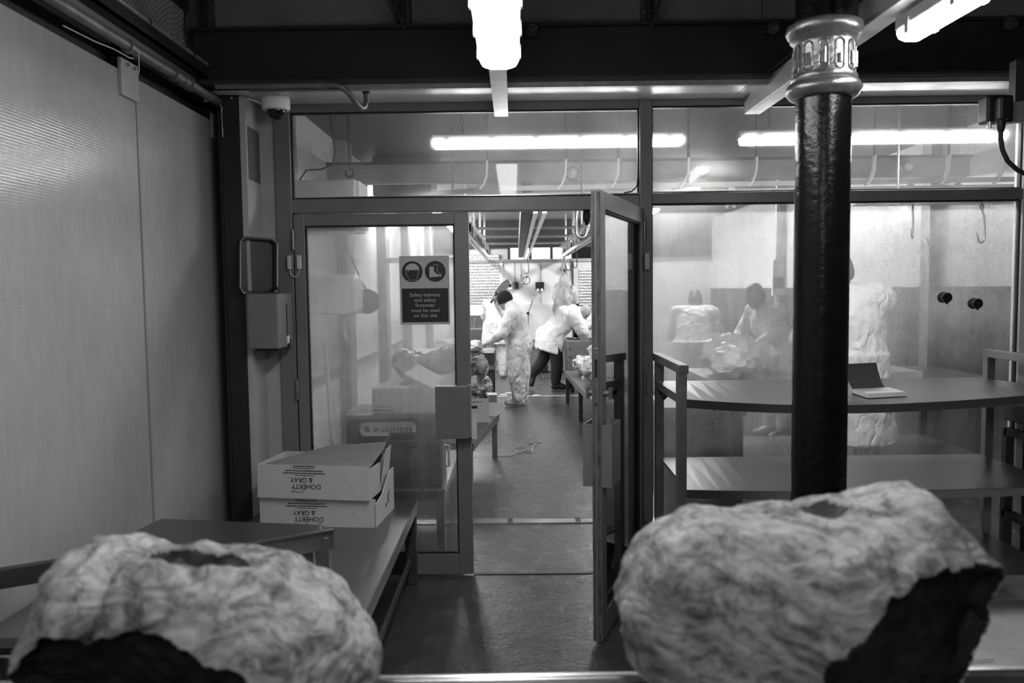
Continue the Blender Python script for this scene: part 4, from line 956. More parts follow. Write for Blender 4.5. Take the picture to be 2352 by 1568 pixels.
t = thing('door_stop', 'black rubber pin hanging from the top of the doorway', 'stop', (.4, 4.46, 2.02)); MB().lathe([(.008, -.05), (.02, -.02), (.022, .0), (.018, .02), (.02, .04)], (.4, 4.43, 2.0), 12).build('pin', M_RUBBER, t)
hook('meat_hook', 'steel hooks with round ring at the end of the central rail', (.214, 15.0, 2.185), 1.6, .3, M_DARK2, True)
for k in range(3): hook('meat_hook', ('S hook at the end of the right rail', 'hook in the clump beneath the right rail', 'outermost hook right of the clump')[k], (.9, 14.9 - k * 1.5, 2.165), 1.4, .4 * k, M_DARK2)

# upper-left things behind the transom
t = thing('cooler_unit', 'dark square ventilation unit under the ceiling behind the transom', 'unit', (-1.1, 8.2, 2.5))
B(-1.4, -.82, 7.98, 8.6, 2.55, 2.93).build('casing', M_DARK2, t, bevel=.006); B(-1.43, -.79, 7.95, 8.63, 2.47, 2.54).build('base_flange', M_DARK, t); MB().tube([(-1.4, 8.0, 2.7), (-1.48, 8.0, 2.7)], .012, 8).build('valve_stem', M_FRAMED, t); MB().tube([(-1.47, 8.0, 2.64), (-1.47, 8.0, 2.76)], .014, 8).build('valve_wheel', M_FRAMED, t)
t = thing('chain_hook', 'dark chain with lifting hook hanging behind the closed door transom', 'chain', (-1.02, 5.0, 2.35))
b = MB(); z = 2.94; k = 0
while z > 2.36:
    u = ((1, 0, 0), (0, 1, 0))[k % 2]; b.tube(arc((-1.02, 5.0, z), .013, 0, 2 * math.pi, 8, Vector(u) * .6, (0, 0, 1))[:-1], .003, 4, closed=True); z -= .021; k += 1
b.build('links', M_DARK, t); MB().tube(arc((-1.02, 5.0, 2.335), .025, math.pi * .5, math.pi * 2.2, 14, (-1, 0, 0), (0, 0, 1)), [.006] * 6 + [.009] * 6 + [.005] * 3, 8).build('hook', M_DARK, t, smooth=True)
t = thing('white_cabinet', 'white wall cabinet top behind the closed door transom', 'cabinet', (-1.25, 5.1, 2.0))
B(-1.55, -.99, 5.02, 5.35, 1.98, 2.3).build('body', M_OFFW, t, bevel=.01); B(-.99, -.965, 5.03, 5.3, 2.0, 2.29).build('door', M_WHITEP, t, bevel=.004)
t = thing('loose_cable', 'grey cable looping down behind the closed door transom', 'cable', (-1.15, 5.2, 2.4)); MB().tube([(-1.2, 5.2, 2.95), (-1.16, 5.2, 2.6), (-1.15, 5.2, 2.5), (-1.17, 5.2, 2.42), (-1.24, 5.2, 2.39), (-1.34, 5.2, 2.385), (-1.4, 5.2, 2.3)], .006, 6).build('sheath', M_DARK2, t, smooth=True)

# left bay behind the fogged door
t = thing('soap_tank', 'white rounded water tank on the wall behind the fogged door', 'tank', (-1.4, 6.0, 1.43)); MB().prism(rrect(.2, .15, .05), frontM(-1.38, 6.2, 1.58), .3).build('shell', M_WHITEP, t, bevel=.02); MB().tube([(-1.3, 6.05, 1.43), (-1.3, 6.05, 1.25), (-1.22, 6.05, 1.2)], .012, 8).build('outlet_pipe', M_OFFW, t)
t = thing('hose_reel', 'grey round hose reel hanging behind the fogged door', 'hose reel', (-1.2, 6.4, 1.45)); MB().lathe([(.07, -.03), (.1, -.03), (.1, -.02), (.06, -.02), (.06, .02), (.1, .02), (.1, .03), (.05, .03)], (-1.19, 6.4, 1.52), 20, (.3, -1, 0)).build('drum', M_DARK2, t, smooth=True); MB().tube([(-1.19, 6.4, 1.6), (-1.27, 6.2, 1.86), (-1.35, 6.0, 2.05)], .006, 6).build('cord', M_DARK2, t)
B(-1.55, -1.19, 6.42, 6.46, 1.5, 1.55).build('bracket', M_MIDG, t)
t = thing('floor_squeegee', 'pale pole leaning against the wall behind the fogged door', 'pole', (-1.3, 5.6, 0)); MB().tube([(-1.28, 5.55, .02), (-1.38, 5.75, 1.25)], .014, 8).build('handle', M_OFFW, t); B(-1.45, -1.1, 5.53, 5.57, 0, .05).build('blade', M_DARK2, t)
t = thing('wall_bar', 'dark flat bar shelf under the ceiling just behind the fogged door', 'bar', (-1.25, 5.05, 1.9)); B(-1.58, -.97, 4.7, 4.95, 1.985, 2.03).build('plate', M_DARK2, t); MB().tube([(-1.4, 4.85, 1.985), (-1.4, 4.85, 1.97)], .01, 8).build('stud', M_DARK, t)
t = thing('support_arm', 'grey bracket arm on the wall post in the fogged bay', 'bracket', (-1.0, 9.4, 1.95)); B(-1.5, -.72, 9.38, 9.44, 1.93, 1.99).build('arm', M_MIDG, t); B(-.9, -.84, 9.36, 9.46, 1.8, 2.06).build('clamp', M_MIDG, t)

def bench(label, corners, z, legs, m=M_STEEL, ap=.05, lz=.0, grp=None, legm=None):
    cx = sum(p[0] for p in corners) / 4; cy = sum(p[1] for p in corners) / 4
    t = thing('steel_bench', label, 'bench', (cx, cy, 0), 0, grp)
    MB().prism(corners, Matrix.Translation((0, 0, z - .02)), .02).build('top', m, t, bevel=.003)
    for a, b in zip(corners, corners[1:] + corners[:1]): MB().beam((a[0] + (cx - a[0]) * .02, a[1] + (cy - a[1]) * .02, z - .02 - ap / 2), (b[0] + (cx - b[0]) * .02, b[1] + (cy - b[1]) * .02, z - .02 - ap / 2), .012, ap).build('apron', m, t)
    for x, y in legs: leg(t, x, y, z - .02, .05, legm or M_STEELD)
    return t
bench('low steel bench just behind the closed door carrying crates', [(-1.5, 4.66), (-.43, 4.66), (-.42, 5.85), (-1.5, 5.85)], .42, [(-.47, 4.8), (-.47, 5.75), (-1.42, 4.8), (-1.42, 5.75)])
bench('low steel bench with cartons beyond the doorway on the left', [(-1.35, 6.2), (-.335, 6.1), (-.16, 7.62), (-1.2, 7.75)], .42, [(-.37, 6.16), (-.21, 7.52), (-1.25, 6.3), (-1.12, 7.6)])
bench('low steel bench of bagged meat along the right side of the aisle', [(.79, 8.0), (1.75, 8.0), (1.7, 11.25), (.68, 11.2)], .45, [(.83, 8.1), (.72, 11.1), (.78, 9.6), (1.6, 8.1), (1.6, 11.1)], legm=M_DARK2)
# crates behind the closed door
t = thing('plastic_crate', 'dark plastic crate with pale name plate behind the closed door', 'crate', (-.82, 5.3, .42))
B(-1.1, -.52, 5.1, 5.12, .42, .8).build('side', M_DARKP, t); B(-1.1, -.52, 5.6, 5.62, .42, .8).build('side', M_DARKP, t); B(-1.1, -1.08, 5.12, 5.6, .42, .8).build('side', M_DARKP, t); B(-.54, -.52, 5.12, 5.6, .42, .8).build('side', M_DARKP, t); B(-1.08, -.54, 5.12, 5.6, .785, .8).build('lid', M_DARKP, t)
B(-1.115, -.505, 5.085, 5.1, .78, .805).build('rim', M_STEELD, t); B(-1.115, -1.1, 5.1, 5.63, .78, .805).build('rim', M_STEELD, t)
np_ = MB().prism(rrect(.182, .045, .03), frontM(-.83, 5.1, .712), .004).build('name_plate', M_OFFW, t)
text('westvlees', .062, frontM(-.8, 5.0952, .712), mat('dark_print', .05, .6), np_, 'plate_lettering', sx=1.05)
for k in range(4): MB().prism(rrect(.017 - .002 * (k in (0, 3)), .0035, .003), frontM(-.965, 5.0955, .7 + k * .009), .0006).build('plate_emblem', M_INK, np_)
t = thing('carton', 'white printed carton with raised flaps on the dark crate', 'carton', (-.75, 5.32, .775))
for q in ((-.95, -.53, 5.2, 5.206), (-.95, -.53, 5.52, 5.526), (-.95, -.944, 5.206, 5.52), (-.536, -.53, 5.206, 5.52)): B(q[0], q[1], q[2], q[3], .775, .935).build('side', M_CARD, t)
B(-.944, -.536, 5.206, 5.52, .775, .781).build('base', M_CARD, t)
def quad(pts, th=(0, 0, .004)):
    v = [Vector(p) for p in pts]; return MB().add(v + [p + Vector(th) for p in v], [(0, 1, 2, 3), (7, 6, 5, 4), (0, 4, 5, 1), (1, 5, 6, 2), (2, 6, 7, 3), (3, 7, 4, 0)])
quad([(-.95, 5.2, .935), (-.72, 5.2, .935), (-.68, 5.34, 1.0), (-.86, 5.4, .97)]).build('flap', M_CARD, t); quad([(-.74, 5.22, 1.03), (-.54, 5.2, .93), (-.49, 5.36, .985), (-.66, 5.4, 1.07)]).build('flap', M_CARD, t)
text('westvlees', .034, frontM(-.875, 5.1996, .795), M_INK, t, 'printed_name'); MB().tube(arc((-.77, 5.1992, .795), .02, 0, 2 * math.pi, 16, (1, 0, 0), (0, 0, 1))[:-1], .001, 4, closed=True).build('printed_ring', M_INK, t)
MB().tube([(-.935, 5.1993, .91), (-.82, 5.1993, .91), (-.82, 5.1993, .82), (-.935, 5.1993, .82)], .0008, 4, closed=True).build('printed_frame', M_INK, t)
t.location.z += .0245
t = thing('plastic_crate', 'plain dark open tote with pale grip nearest the closed door', 'crate', (-.62, 4.86, .42))
for q in ((-.8, -.45, 4.73, 4.745, .42, .7), (-.8, -.45, 4.985, 5.0, .42, .7), (-.8, -.785, 4.745, 4.985, .42, .7), (-.465, -.45, 4.745, 4.985, .42, .7), (-.785, -.465, 4.745, 4.985, .42, .435)): B(*q).build('side' if q[4] == .42 and q[5] == .7 else 'base', M_DARKP, t)
for q in ((-.81, -.44, 4.72, 4.735), (-.81, -.44, 4.995, 5.01)): B(q[0], q[1], q[2], q[3], .68, .705).build('rim', M_DARKP, t)
for x in (-.68, -.61): B(x, x + .02, 4.725, 4.73, .58, .65).build('moulded_rib', M_DARK2, t)
MB().tube([(-.445, 4.8, .66), (-.415, 4.8, .66), (-.415, 4.8, .53), (-.445, 4.8, .53)], .009, 8).build('grip', M_OFFW, t); MB().ell((-.47, 4.86, .715), (.025, .03, .025)).build('grip_pad', M_WHITEP, t)
# cartons on the second bench
t = thing('carton', 'white carton with a dark end and label on the far end of the aisle bench', 'carton', (-.42, 7.15, .42), .1)
for q in ((-.2, .16, -.13, -.125), (-.2, .16, .32, .325), (-.2, -.195, -.125, .32)): L(q[0], q[1], q[2], q[3], 0, .22).build('side', M_CARD, t, local=True)
L(.155, .16, -.125, .32, 0, .22).build('dark_end', M_BLACKP, t, local=True); L(.16, .1615, .02, .16, .06, .2).build('end_label', M_WHITEP, t, local=True); L(-.2, .16, -.13, .32, -.0, .004).build('base', M_CARD, t, local=True)
L(-.02, .06, -.1312, -.13, .13, .155).build('printed_block', M_INK, t, local=True); L(-.1, .1, -.1312, -.13, .185, .19).build('printed_line', M_INK, t, local=True)
t = thing('carton', 'low white torn carton tray at the near end of the aisle bench', 'carton', (-.45, 6.4, .42), .1)
for q in ((-.2, .12, -.16, -.155, .2), (-.2, .12, .2, .205, .13), (.115, .12, -.155, .2, .13), (-.2, -.195, -.155, .2, .2)): L(q[0], q[1], q[2], q[3], 0, q[4]).build('side', M_CARD, t, local=True)
L(-.2, .12, -.16, .2, 0, .004).build('base', M_CARD, t, local=True); L(.12, .1212, -.05, .1, .03, .08).build('printed_mark', M_INK, t, local=True)
t = thing('carton', 'small upright white carton behind the dark-ended carton', 'carton', (-.23, 7.5, .42), .1); L(-.045, .045, -.1, .08, 0, .2).build('body', M_WHITEP, t, local=True); L(-.037, .037, -.101, -.1, .13, .2).build('opening', M_MIDG, t, local=True)

def heap(items, m=M_BAG, name='meat_bag', group=None, cat='bag', amp=.28, keep=None):
    """items: (label, centre, radii, seed). Each lump is flattened on its support and dented against the lumps placed before it."""
    def shape(seed):
        off = Vector((seed * 2.3, seed, seed * .7))
        return lambda d: 1 + amp * noise.noise(d * 1.7 + off) + .16 * noise.noise(d * 4.5 + off) + .07 * noise.noise(d * 10 + off)
    S_ = [(Vector(c), Vector(r), seed, shape(seed), Matrix.Rotation(seed, 3, 'Z')) for _, c, r, seed in items]
    def ratio(p, k):                       # below 1: the point lies inside lump k
        c, r, _, f, R_ = S_[k]; q = R_.transposed() @ (p - c)
        if q.z < -r.z: return 9.0
        e = Vector((q.x / r.x, q.y / r.y, q.z / r.z)); l_ = e.length
        return l_ / f(e / l_) if l_ > 1e-6 else 0.0
    for i, (label, c, r, seed) in enumerate(items):
        c, r, _, f, R_ = S_[i]
        t = thing(name, label, cat, (c.x, c.y, c.z - r.z), seed, group)
        b = MB().ell((0, 0, r.z), r, 30, 20, f)
        for v in b.v:
            v.z = max(v.z, 0)
            w = R_ @ (v - Vector((0, 0, r.z))) + c
            for k in range(i):
                n = 0
                while ratio(w, k) < .985 and n < 40: w = c + (w - c) * .96; n += 1
            if keep: w = keep(i, w)
            q = R_.transposed() @ (w - c) + Vector((0, 0, r.z)); v.x, v.y, v.z = q
        b.build('film', m, t, local=True, smooth=True)
        best = None                         # the knot goes where no other lump is in the way
        for j in range(16):
            a_ = j * .7; d = Vector((math.cos(a_) * .5, math.sin(a_) * .5, .72)).normalized(); q = Vector((d.x * r.x, d.y * r.y, d.z * r.z)) * f(d)
            w = c + R_ @ q; clear = min([ratio(w, k) for k in range(len(S_)) if k != i] + [5])
            if best is None or clear > best[0] + .02: best = (clear, q)
        off = Vector((seed * 2.3, seed, seed * .7)); q = best[1] * .98 + Vector((0, 0, r.z))
        MB().ell(q, (r.x * .2, r.y * .17, r.z * .22), 14, 9, lambda d: 1 + .5 * noise.noise(d * 3 + off)).build('knot', M_WHITEP, t, local=True, smooth=True)
bags = [((-.85, 6.98, .56), (.19, .2, .14)), ((-1.1, 7.25, .58), (.18, .22, .16)), ((-.86, 7.22, .76), (.18, .2, .13)), ((-.68, 7.32, .95), (.16, .17, .12)), ((-.98, 7.28, .94), (.14, .16, .12)),
        ((-.45, 7.23, .55), (.125, .16, .125)), ((-.38, 7.25, .735), (.15, .15, .1)), ((-.4, 7.34, .89), (.13, .15, .11))]
def in_carton(i, w):                        # the sixth bag stays inside the dark-ended carton
    if i != 5 or w.z > .645: return w
    q = Matrix.Rotation(-.1, 3, 'Z') @ (w - Vector((-.42, 7.15, 0))); q.x = max(-.19, min(.152, q.x)); q.y = max(-.12, min(.315, q.y))
    return Matrix.Rotation(.1, 3, 'Z') @ q + Vector((-.42, 7.15, 0))
nm = ['bag of meat lowest on the aisle bench beside the carton', 'bag of meat at the bench bottom nearest the white wall', 'middle bag of meat in the tall heap', 'topmost bag of meat on the tall heap', 'upper bag of meat in the heap nearest the wall', 'bag of meat sitting in the dark-ended carton', 'second bag of meat above the dark-ended carton', 'top bag of meat over the dark-ended carton']
heap([('clear ' + nm[k], c, r, k + 1.5) for k, (c, r) in enumerate(bags)], group='bagged meat on the aisle bench', keep=in_carton)
t = thing('steel_bench', 'dark topped cutting table where the butcher with cleaver works', 'table', (-.85, 10.7, 0))
B(-1.4, -.28, 10.3, 11.2, .62, .78).build('block', M_DARK2, t); B(-1.4, -.26, 10.28, 11.22, .57, .62).build('frame', M_STEELD, t); B(-1.39, -.29, 10.31, 11.19, .78, .785).build('board', M_STEELD, t)
for x, y in ((-.34, 10.36), (-.34, 11.12), (-1.34, 10.36), (-1.34, 11.12)): leg(t, x, y, .57, .09, M_DARK2)
heap([('long raw joint on the cutting table under the near hand', (-.55, 10.55, .858), (.22, .12, .075), 30), ('short raw joint further along the cutting table', (-.84, 10.72, .863), (.15, .13, .08), 31)], M_CARCASS, 'raw_joint', 'joints on the cutting table', 'meat', .15)
heap([('bag of meat on the floor before the cutting table', (-.52, 9.7, .14), (.24, .2, .14), 40), ('bag of meat heaped on another before the cutting table', (-.5, 9.82, .37), (.21, .2, .12), 41), ('bag of meat at the foot of the cutting table', (-.92, 9.95, .16), (.19, .18, .16), 42)], group='bagged meat on the floor')
br = [((1.0, 9.6, .6), (.22, .25, .15)), ((1.12, 10.3, .61), (.2, .25, .16)), ((.95, 10.7, .57), (.16, .2, .12)), ((1.13, 10.02, .82), (.2, .22, .12)), ((1.12, 8.95, .59), (.22, .25, .14)), ((1.45, 9.35, .6), (.2, .26, .15)), ((1.3, 8.4, .58), (.22, .25, .13))]
nb = ['striped bag of meat bulging over the right bench edge', 'bag of meat behind the striped one on the right bench', 'small bag at the far end of the right bench', 'bag of meat stacked on top on the right bench', 'bag of meat close to the open door on the right bench', 'bag of meat at the rear of the right bench', 'bag of meat at the near end of the right bench']
heap([(nb[k], c, r, 60 + k * 1.7) for k, (c, r) in enumerate(br)], group='bagged meat on the right bench')

# far wall fittings
t = thing('steel_sink', 'stainless wall sink with two taps on the back wall', 'sink', (-.75, 15.5, 0))
B(-1.1, -.42, 15.25, 15.77, .6, .86).build('basin', M_STEEL, t, bevel=.01); B(-1.1, -.42, 15.75, 15.77, .86, 1.1).build('upstand', M_STEEL, t)
for x in (-1.05, -.5): leg(t, x, 15.4, .6, .04)
for x in (-.8, -.62):
    k = MB().tube([(x, 15.7, .86), (x, 15.7, 1.0), (x, 15.66, 1.03), (x, 15.6, 1.02)], .014, 8).build('tap', M_STEELB, t, smooth=True); B(x - .03, x + .03, 15.69, 15.71, 1.03, 1.045).build('tap_head', M_STEELD, k)
def wallbox(name, label, cat, x, z, w_, h, m, extra=()):
    t = thing(name, label, cat, (x, 15.83, z - h / 2)); B(x - w_ / 2, x + w_ / 2, 15.76, 15.85, z - h / 2, z + h / 2).build('case', m, t, bevel=.008)
    for dx, dz, r, mm in extra: MB().lathe([(r, 0), (r, .02)], (x + dx, 15.765, z + dz), 14, (0, -1, 0)).build('dial', mm, t)
    return t
wallbox('isolator_switch', 'white isolator switch with dark dial on the back wall', 'switch', -.1, 1.68, .1, .15, M_WHITEP, [(0, 0, .035, M_BLACKP)])
wallbox('junction_box', 'small pale junction box left of the isolator switch', 'box', -.2, 1.7, .06, .14, M_OFFW)
wallbox('speaker_box', 'small dark box right of the isolator switch', 'box', .03, 1.68, .07, .14, M_BLACKP); wallbox('alarm_sounder', 'round grey sounder by the dark box', 'alarm', .12, 1.68, .08, .1, M_OFFW, [(0, 0, .05, M_MIDG)])
wallbox('socket_unit', 'dark twin socket with two pale plugs on the back wall', 'socket', .49, 1.66, .17, .17, M_BLACKP, [(-.04, -.07, .028, M_WHITEP), (.04, -.07, .028, M_WHITEP)])
for x, lb in ((-.02, 'thin conduit above the isolator switch'), (.11, 'thin conduit above the round sounder'), (.49, 'thin conduit above the twin socket')):
    t = thing('wall_conduit', lb, 'conduit', (x, 15.83, 1.75)); MB().tube([(x, 15.83, 1.75), (x, 15.83, 2.14)], .013, 8).build('tube', M_OFFW, t)
t = thing('dome_camera', 'small white dome camera on the far wall by the carcass', 'camera', (1.0, 15.8, 2.0)); MB().lathe([(.07, 2.06), (.075, 2.03), (.07, 1.99)], (1.0, 15.76, 0), 20).build('housing', M_WHITEP, t, smooth=True); MB().ell((1.0, 15.76, 1.99), (.05, .05, .05)).build('bubble', M_BLACKP, t, smooth=True); B(.97, 1.03, 15.76, 15.85, 2.02, 2.06).build('arm', M_WHITEP, t)
t = thing('pull_switch', 'dark pull cord with ball on the back wall', 'switch', (.22, 15.7, 1.2)); MB().tube([(.35, 15.78, 1.4), (.3, 15.76, 1.25), (.26, 15.75, 1.15), (.25, 15.75, .8)], .007, 6).build('cord', M_DARK2, t); MB().ell((.25, 15.74, 1.13), .03).build('ball', M_RUBBER, t)
t = thing('work_counter', 'grey steel counter along the foot of the back wall', 'counter', (.7, 15.5, 0)); B(.1, 1.9, 15.3, 15.8, .48, .56).build('top', M_STEELD, t); B(.12, 1.88, 15.35, 15.8, .02, .48).build('cupboard', M_MIDG, t); B(.45, .62, 15.34, 15.35, .02, .14).build('vent', M_FRAMED, t)
t = thing('hanging_carcass', 'skinned carcass hanging before the far wall', 'carcass', (.9, 14.6, 1.0), 0)
off = Vector((3, 1, 9)); fcar = lambda d: 1 + .25 * noise.noise(Vector((d.x * 3, d.y * 3, d.z * 1.5)) + off) + .12 * noise.noise(d * 6 + off)
MB().ell((0, 0, .3), (.2, .13, .45), 30, 26, fcar).ell((-.12, 0, .5), (.1, .1, .2), 20, 14, fcar).ell((.13, 0, .46), (.1, .1, .2), 20, 14, fcar).ell((.0, 0, .72), (.08, .07, .16), 16, 12, fcar).build('body', M_CARCASS, t, local=True, smooth=True)
MB().tube([(0, 0, 1.1), (0, 0, 1.225)], .01, 8).tube([(-.05, 0, 1.228), (.05, 0, 1.228)], .009, 8).build('gambrel_hook', M_DARK2, t, local=True)
for s in (-1, 1): MB().tube([(s * .08, 0, .6), (s * .05, 0, .85), (s * .012, 0, 1.165)], [.05, .03, .012], 10).build('shank', M_CARCASS, t, local=True, smooth=True)
t = thing('floor_grate', 'dark floor gully grate behind the bending butcher', 'grate', (.66, 14.6, 0)); B(.45, .88, 14.2, 14.9, .0005, .006).build('frame', M_DARK2, t)
for k in range(7): B(.48 + k * .055, .505 + k * .055, 14.23, 14.87, .006, .014).build('bar', M_STEELD, t)
t = BIN = thing('meat_bin', 'steel wheeled bin that the bending butcher reaches into', 'bin', (1.0, 12.6, 0))
for q in ((.76, 1.45, 12.2, 12.22), (.76, 1.45, 12.98, 13.0), (.76, .78, 12.22, 12.98), (1.43, 1.45, 12.22, 12.98)): B(*q, .16, .8).build('side', M_STEELD, t)
B(.78, 1.43, 12.22, 12.98, .16, .2).build('base', M_STEELD, t); MB().tube([(.77, 12.21, .8), (1.44, 12.21, .8), (1.44, 12.99, .8), (.77, 12.99, .8)], .018, 8, closed=True).build('rim', M_STEELB, t)
for x in (.84, 1.36):
    for y in (12.3, 12.9): MB().lathe([(.08, -.02), (.08, .02)], (x, y, .08), 14, (1, 0, 0)).build('wheel', M_RUBBER, t)
for z in (.35, .55, .68): MB().tube([(.8, 12.2, z), (.8, 12.19, z)], .018, 8).build('rivet', M_DARK2, t)
BIN.location.x += .035
t = thing('string_scrap', 'loop of white string lying on the floor in the doorway aisle', 'string', (.02, 7.8, 0))
MB().tube([(-.24, 7.55, .004), (-.05, 7.6, .004), (.0, 7.75, .006), (-.05, 7.95, .004), (.06, 8.02, .006), (.12, 7.9, .004), (.0, 7.72, .008), (.15, 7.75, .004), (.16, 8.0, .005), (.2, 8.15, .006), (.12, 8.2, .006), (.26, 8.25, .004)], .0045, 5).build('strand', M_STRING, t)
for k in range(5):
    x, y = (-.12, .05, -.2, .3, .1)[k], (12.3, 12.5, 12.1, 12.0, 13.1)[k]
    t = thing('paper_scrap', 'small wet pale scrap on the floor behind the standing butcher', 'scrap', (x, y, 0), 0, 'scraps on the cutting room floor')
    MB().prism([(math.cos(a) * (.05 + .02 * random.random()), math.sin(a) * (.03 + .02 * random.random())) for a in [k2 * .9 for k2 in range(7)]], Matrix.Identity(4), .004).build('sheet', M_WHITEP, t, local=True)

# right-hand bay behind the steamed window
t = thing('plastic_tub', 'big black rounded tub behind the lower steamed window', 'tub', (1.15, 5.1, 0))
MB().prism(rrect(.25, .33, .08), frontM(1.15, 5.35, .53), .5).build('body', M_BLACKP, t, bevel=.03); MB().prism(rrect(.265, .03, .02), frontM(1.15, 5.365, .84), .53).build('rim', M_BLACKP, t); B(.92, 1.38, 4.9, 5.3, .02, .22).build('plinth', M_BLACKP, t)
t = thing('work_table', 'long steel table behind the steamed window under the heap of meat', 'table', (2.6, 6.6, 0))
B(1.5, 3.7, 6.05, 7.1, .82, .88).build('top', M_STEELD, t); B(1.52, 3.68, 6.07, 7.08, .72, .82).build('frame', M_DARK2, t)
for x in (1.56, 3.6):
    for y in (6.12, 7.02): leg(t, x, y, .72, .06, M_DARK2)
B(1.56, 3.6, 6.15, 7.0, .25, .28).build('undershelf', M_STEELD, t)
t = thing('cutting_board', 'white cutting board on the long table behind the steamed window', 'board', (2.75, 6.1, .88)); B(2.3, 3.15, 6.15, 6.65, .88, .93).build('slab', M_WHITEP, t)
heap([('pale heap of wrapped meat on the long table by the window', (1.8, 6.62, 1.04), (.2, .22, .16), 80), ('smaller wrapped meat at the end of the long table', (1.7, 6.27, 1.01), (.15, .18, .13), 81), ('wrapped meat behind the heap on the long table', (2.1, 6.86, 1.0), (.17, .15, .12), 82)], M_WHITEP, 'wrapped_meat', 'wrapped meat on the long table', 'meat')
t = thing('wall_switch', 'white switch box on a thin conduit in the right bay', 'switch', (2.95, 9.0, 1.5))
MB().tube([(2.95, 9.0, 0), (2.95, 9.0, 2.95)], .025, 8).build('stand_pipe', M_OFFW, t); B(2.88, 3.02, 8.93, 8.98, 1.5, 1.9).build('case', M_WHITEP, t); B(2.9, 3.0, 8.925, 8.93, 1.58, 1.7).build('panel', M_DARK2, t)
for k, (x, y) in enumerate(((2.75, 5.3), (3.05, 5.25), (2.6, 5.2))): hook('meat_hook', ('large pale hook hanging high in the steamed window', 'twin-pronged hook next to the large pale one', 'small hook close to the column in the steamed window')[k], (x, 5.25, 2.086), 1.4 - .2 * k, .5 * k, M_STEELD)
t = thing('hook_bar', 'steel bar carrying hooks above the steamed window', 'bar', (2.8, 5.25, 2.12)); MB().beam((2.2, 5.25, 2.13), (3.85, 5.25, 2.13), .12, .02).build('bar', M_STEELB, t); MB().tube([(2.5, 5.25, 2.13), (2.5, 5.25, 2.95)], .008, 6).build('drop_rod', M_STEELD, t); MB().tube([(3.5, 5.25, 2.13), (3.5, 5.25, 2.95)], .008, 6).build('drop_rod', M_STEELD, t)

# ================================================================ PEOPLE
TEX = bpy.data.textures.new('folds', 'CLOUDS'); TEX.noise_scale = .11; TEX.noise_depth = 2
def skinify(o, voxel, it=3, folds=0.0):
    r = o.modifiers.new('remesh', 'REMESH'); r.mode = 'VOXEL'; r.voxel_size = voxel; r.use_smooth_shade = True
    s = o.modifiers.new('smooth', 'SMOOTH'); s.factor = .5; s.iterations = it
    if folds:
        d = o.modifiers.new('folds', 'DISPLACE'); d.texture = TEX; d.texture_coords = 'LOCAL'; d.strength = folds; d.mid_level = .5
    return o
V = Vector
def hand(b, w, d, nrm, curl=.35, side=1, sc=1.0):
    """palm, four fingers of unequal length and a thumb; d = pointing direction, nrm = back of the hand"""
    w, d, nrm = V(w), V(d).normalized(), V(nrm).normalized(); s = d.cross(nrm).normalized() * side; nrm = s.cross(d) * side
    for k in (-1.5, -.5, .5, 1.5): b.cap(w, w + d * .085 * sc + s * k * .019 * sc, .017 * sc, .0125 * sc, 8)
    for k, ln in ((-1.5, .058), (-.5, .07), (.5, .075), (1.5, .066)):
        p = w + d * .088 * sc + s * k * .021 * sc; a = curl; q = p
        for seg, f in ((.45, 1), (.33, 2), (.25, 2.8)):
            e = q + (d * math.cos(a * f) - nrm * math.sin(a * f)) * ln * seg * sc * 1.05; b.cap(q, e, .0098 * sc, .0088 * sc, 8); q = e
    p = w + d * .03 * sc + s * .026 * sc; q = p + (d * .6 + s * .8 - nrm * curl * .5).normalized() * .042 * sc; e = q + (d * .9 + s * .25 - nrm * curl).normalized() * .034 * sc
    b.cap(p, q, .013 * sc, .0115 * sc, 8); b.cap(q, e, .0115 * sc, .0095 * sc, 8)
def head(b, c, f, u, sc=1.0):
    c, f, u = V(c), V(f).normalized(), V(u).normalized(); s = f.cross(u).normalized(); u = s.cross(f)
    b.loft([(c + u * z * sc + f * y * sc, s, rx * sc, f, ry * sc) for z, y, rx, ry in ((-.12, .035, .025, .035), (-.105, .03, .045, .055), (-.07, .018, .058, .075), (-.03, .008, .067, .088), (.02, 0, .074, .096), (.06, -.006, .073, .094), (.095, -.01, .058, .074), (.118, -.012, .03, .04))], 16)
    b.cap(c + f * .09 * sc + u * .012 * sc, c + f * .112 * sc - u * .028 * sc, .009 * sc, .014 * sc, 8)      # nose
    b.cap(c + f * .075 * sc + s * .03 * sc + u * .03 * sc, c + f * .075 * sc - s * .03 * sc + u * .03 * sc, .015 * sc, .015 * sc, 8)   # brow
    b.cap(c + f * .078 * sc - u * .062 * sc + s * .018 * sc, c + f * .078 * sc - u * .062 * sc - s * .018 * sc, .012 * sc, .012 * sc, 8)  # lips
    for k in (-1, 1): b.cap(c + s * k * .073 * sc - f * .01 * sc + u * .02 * sc, c + s * k * .075 * sc - f * .004 * sc - u * .025 * sc, .013 * sc, .01 * sc, 8)  # ears
def face_parts(root, c, f, u, sc=1.0):
    c, f, u = V(c), V(f).normalized(), V(u).normalized(); s = f.cross(u).normalized(); u = s.cross(f)
    for k in (-1, 1): MB().ell(c + f * .083 * sc + s * k * .03 * sc + u * .006 * sc, .0105 * sc, 10, 7).build('eye', M_FRAMED, root, smooth=True)
    MB().cap(c + f * .091 * sc - u * .062 * sc + s * .016 * sc, c + f * .091 * sc - u * .062 * sc - s * .016 * sc, .0035 * sc, .0035 * sc, 6).build('mouth', M_DARK2, root)
def limb(b, pts, rs):
    for (p, q), (r0, r1) in zip(zip(pts[:-1], pts[1:]), zip(rs[:-1], rs[1:])): b.cap(p, q, r0, r1, 12)
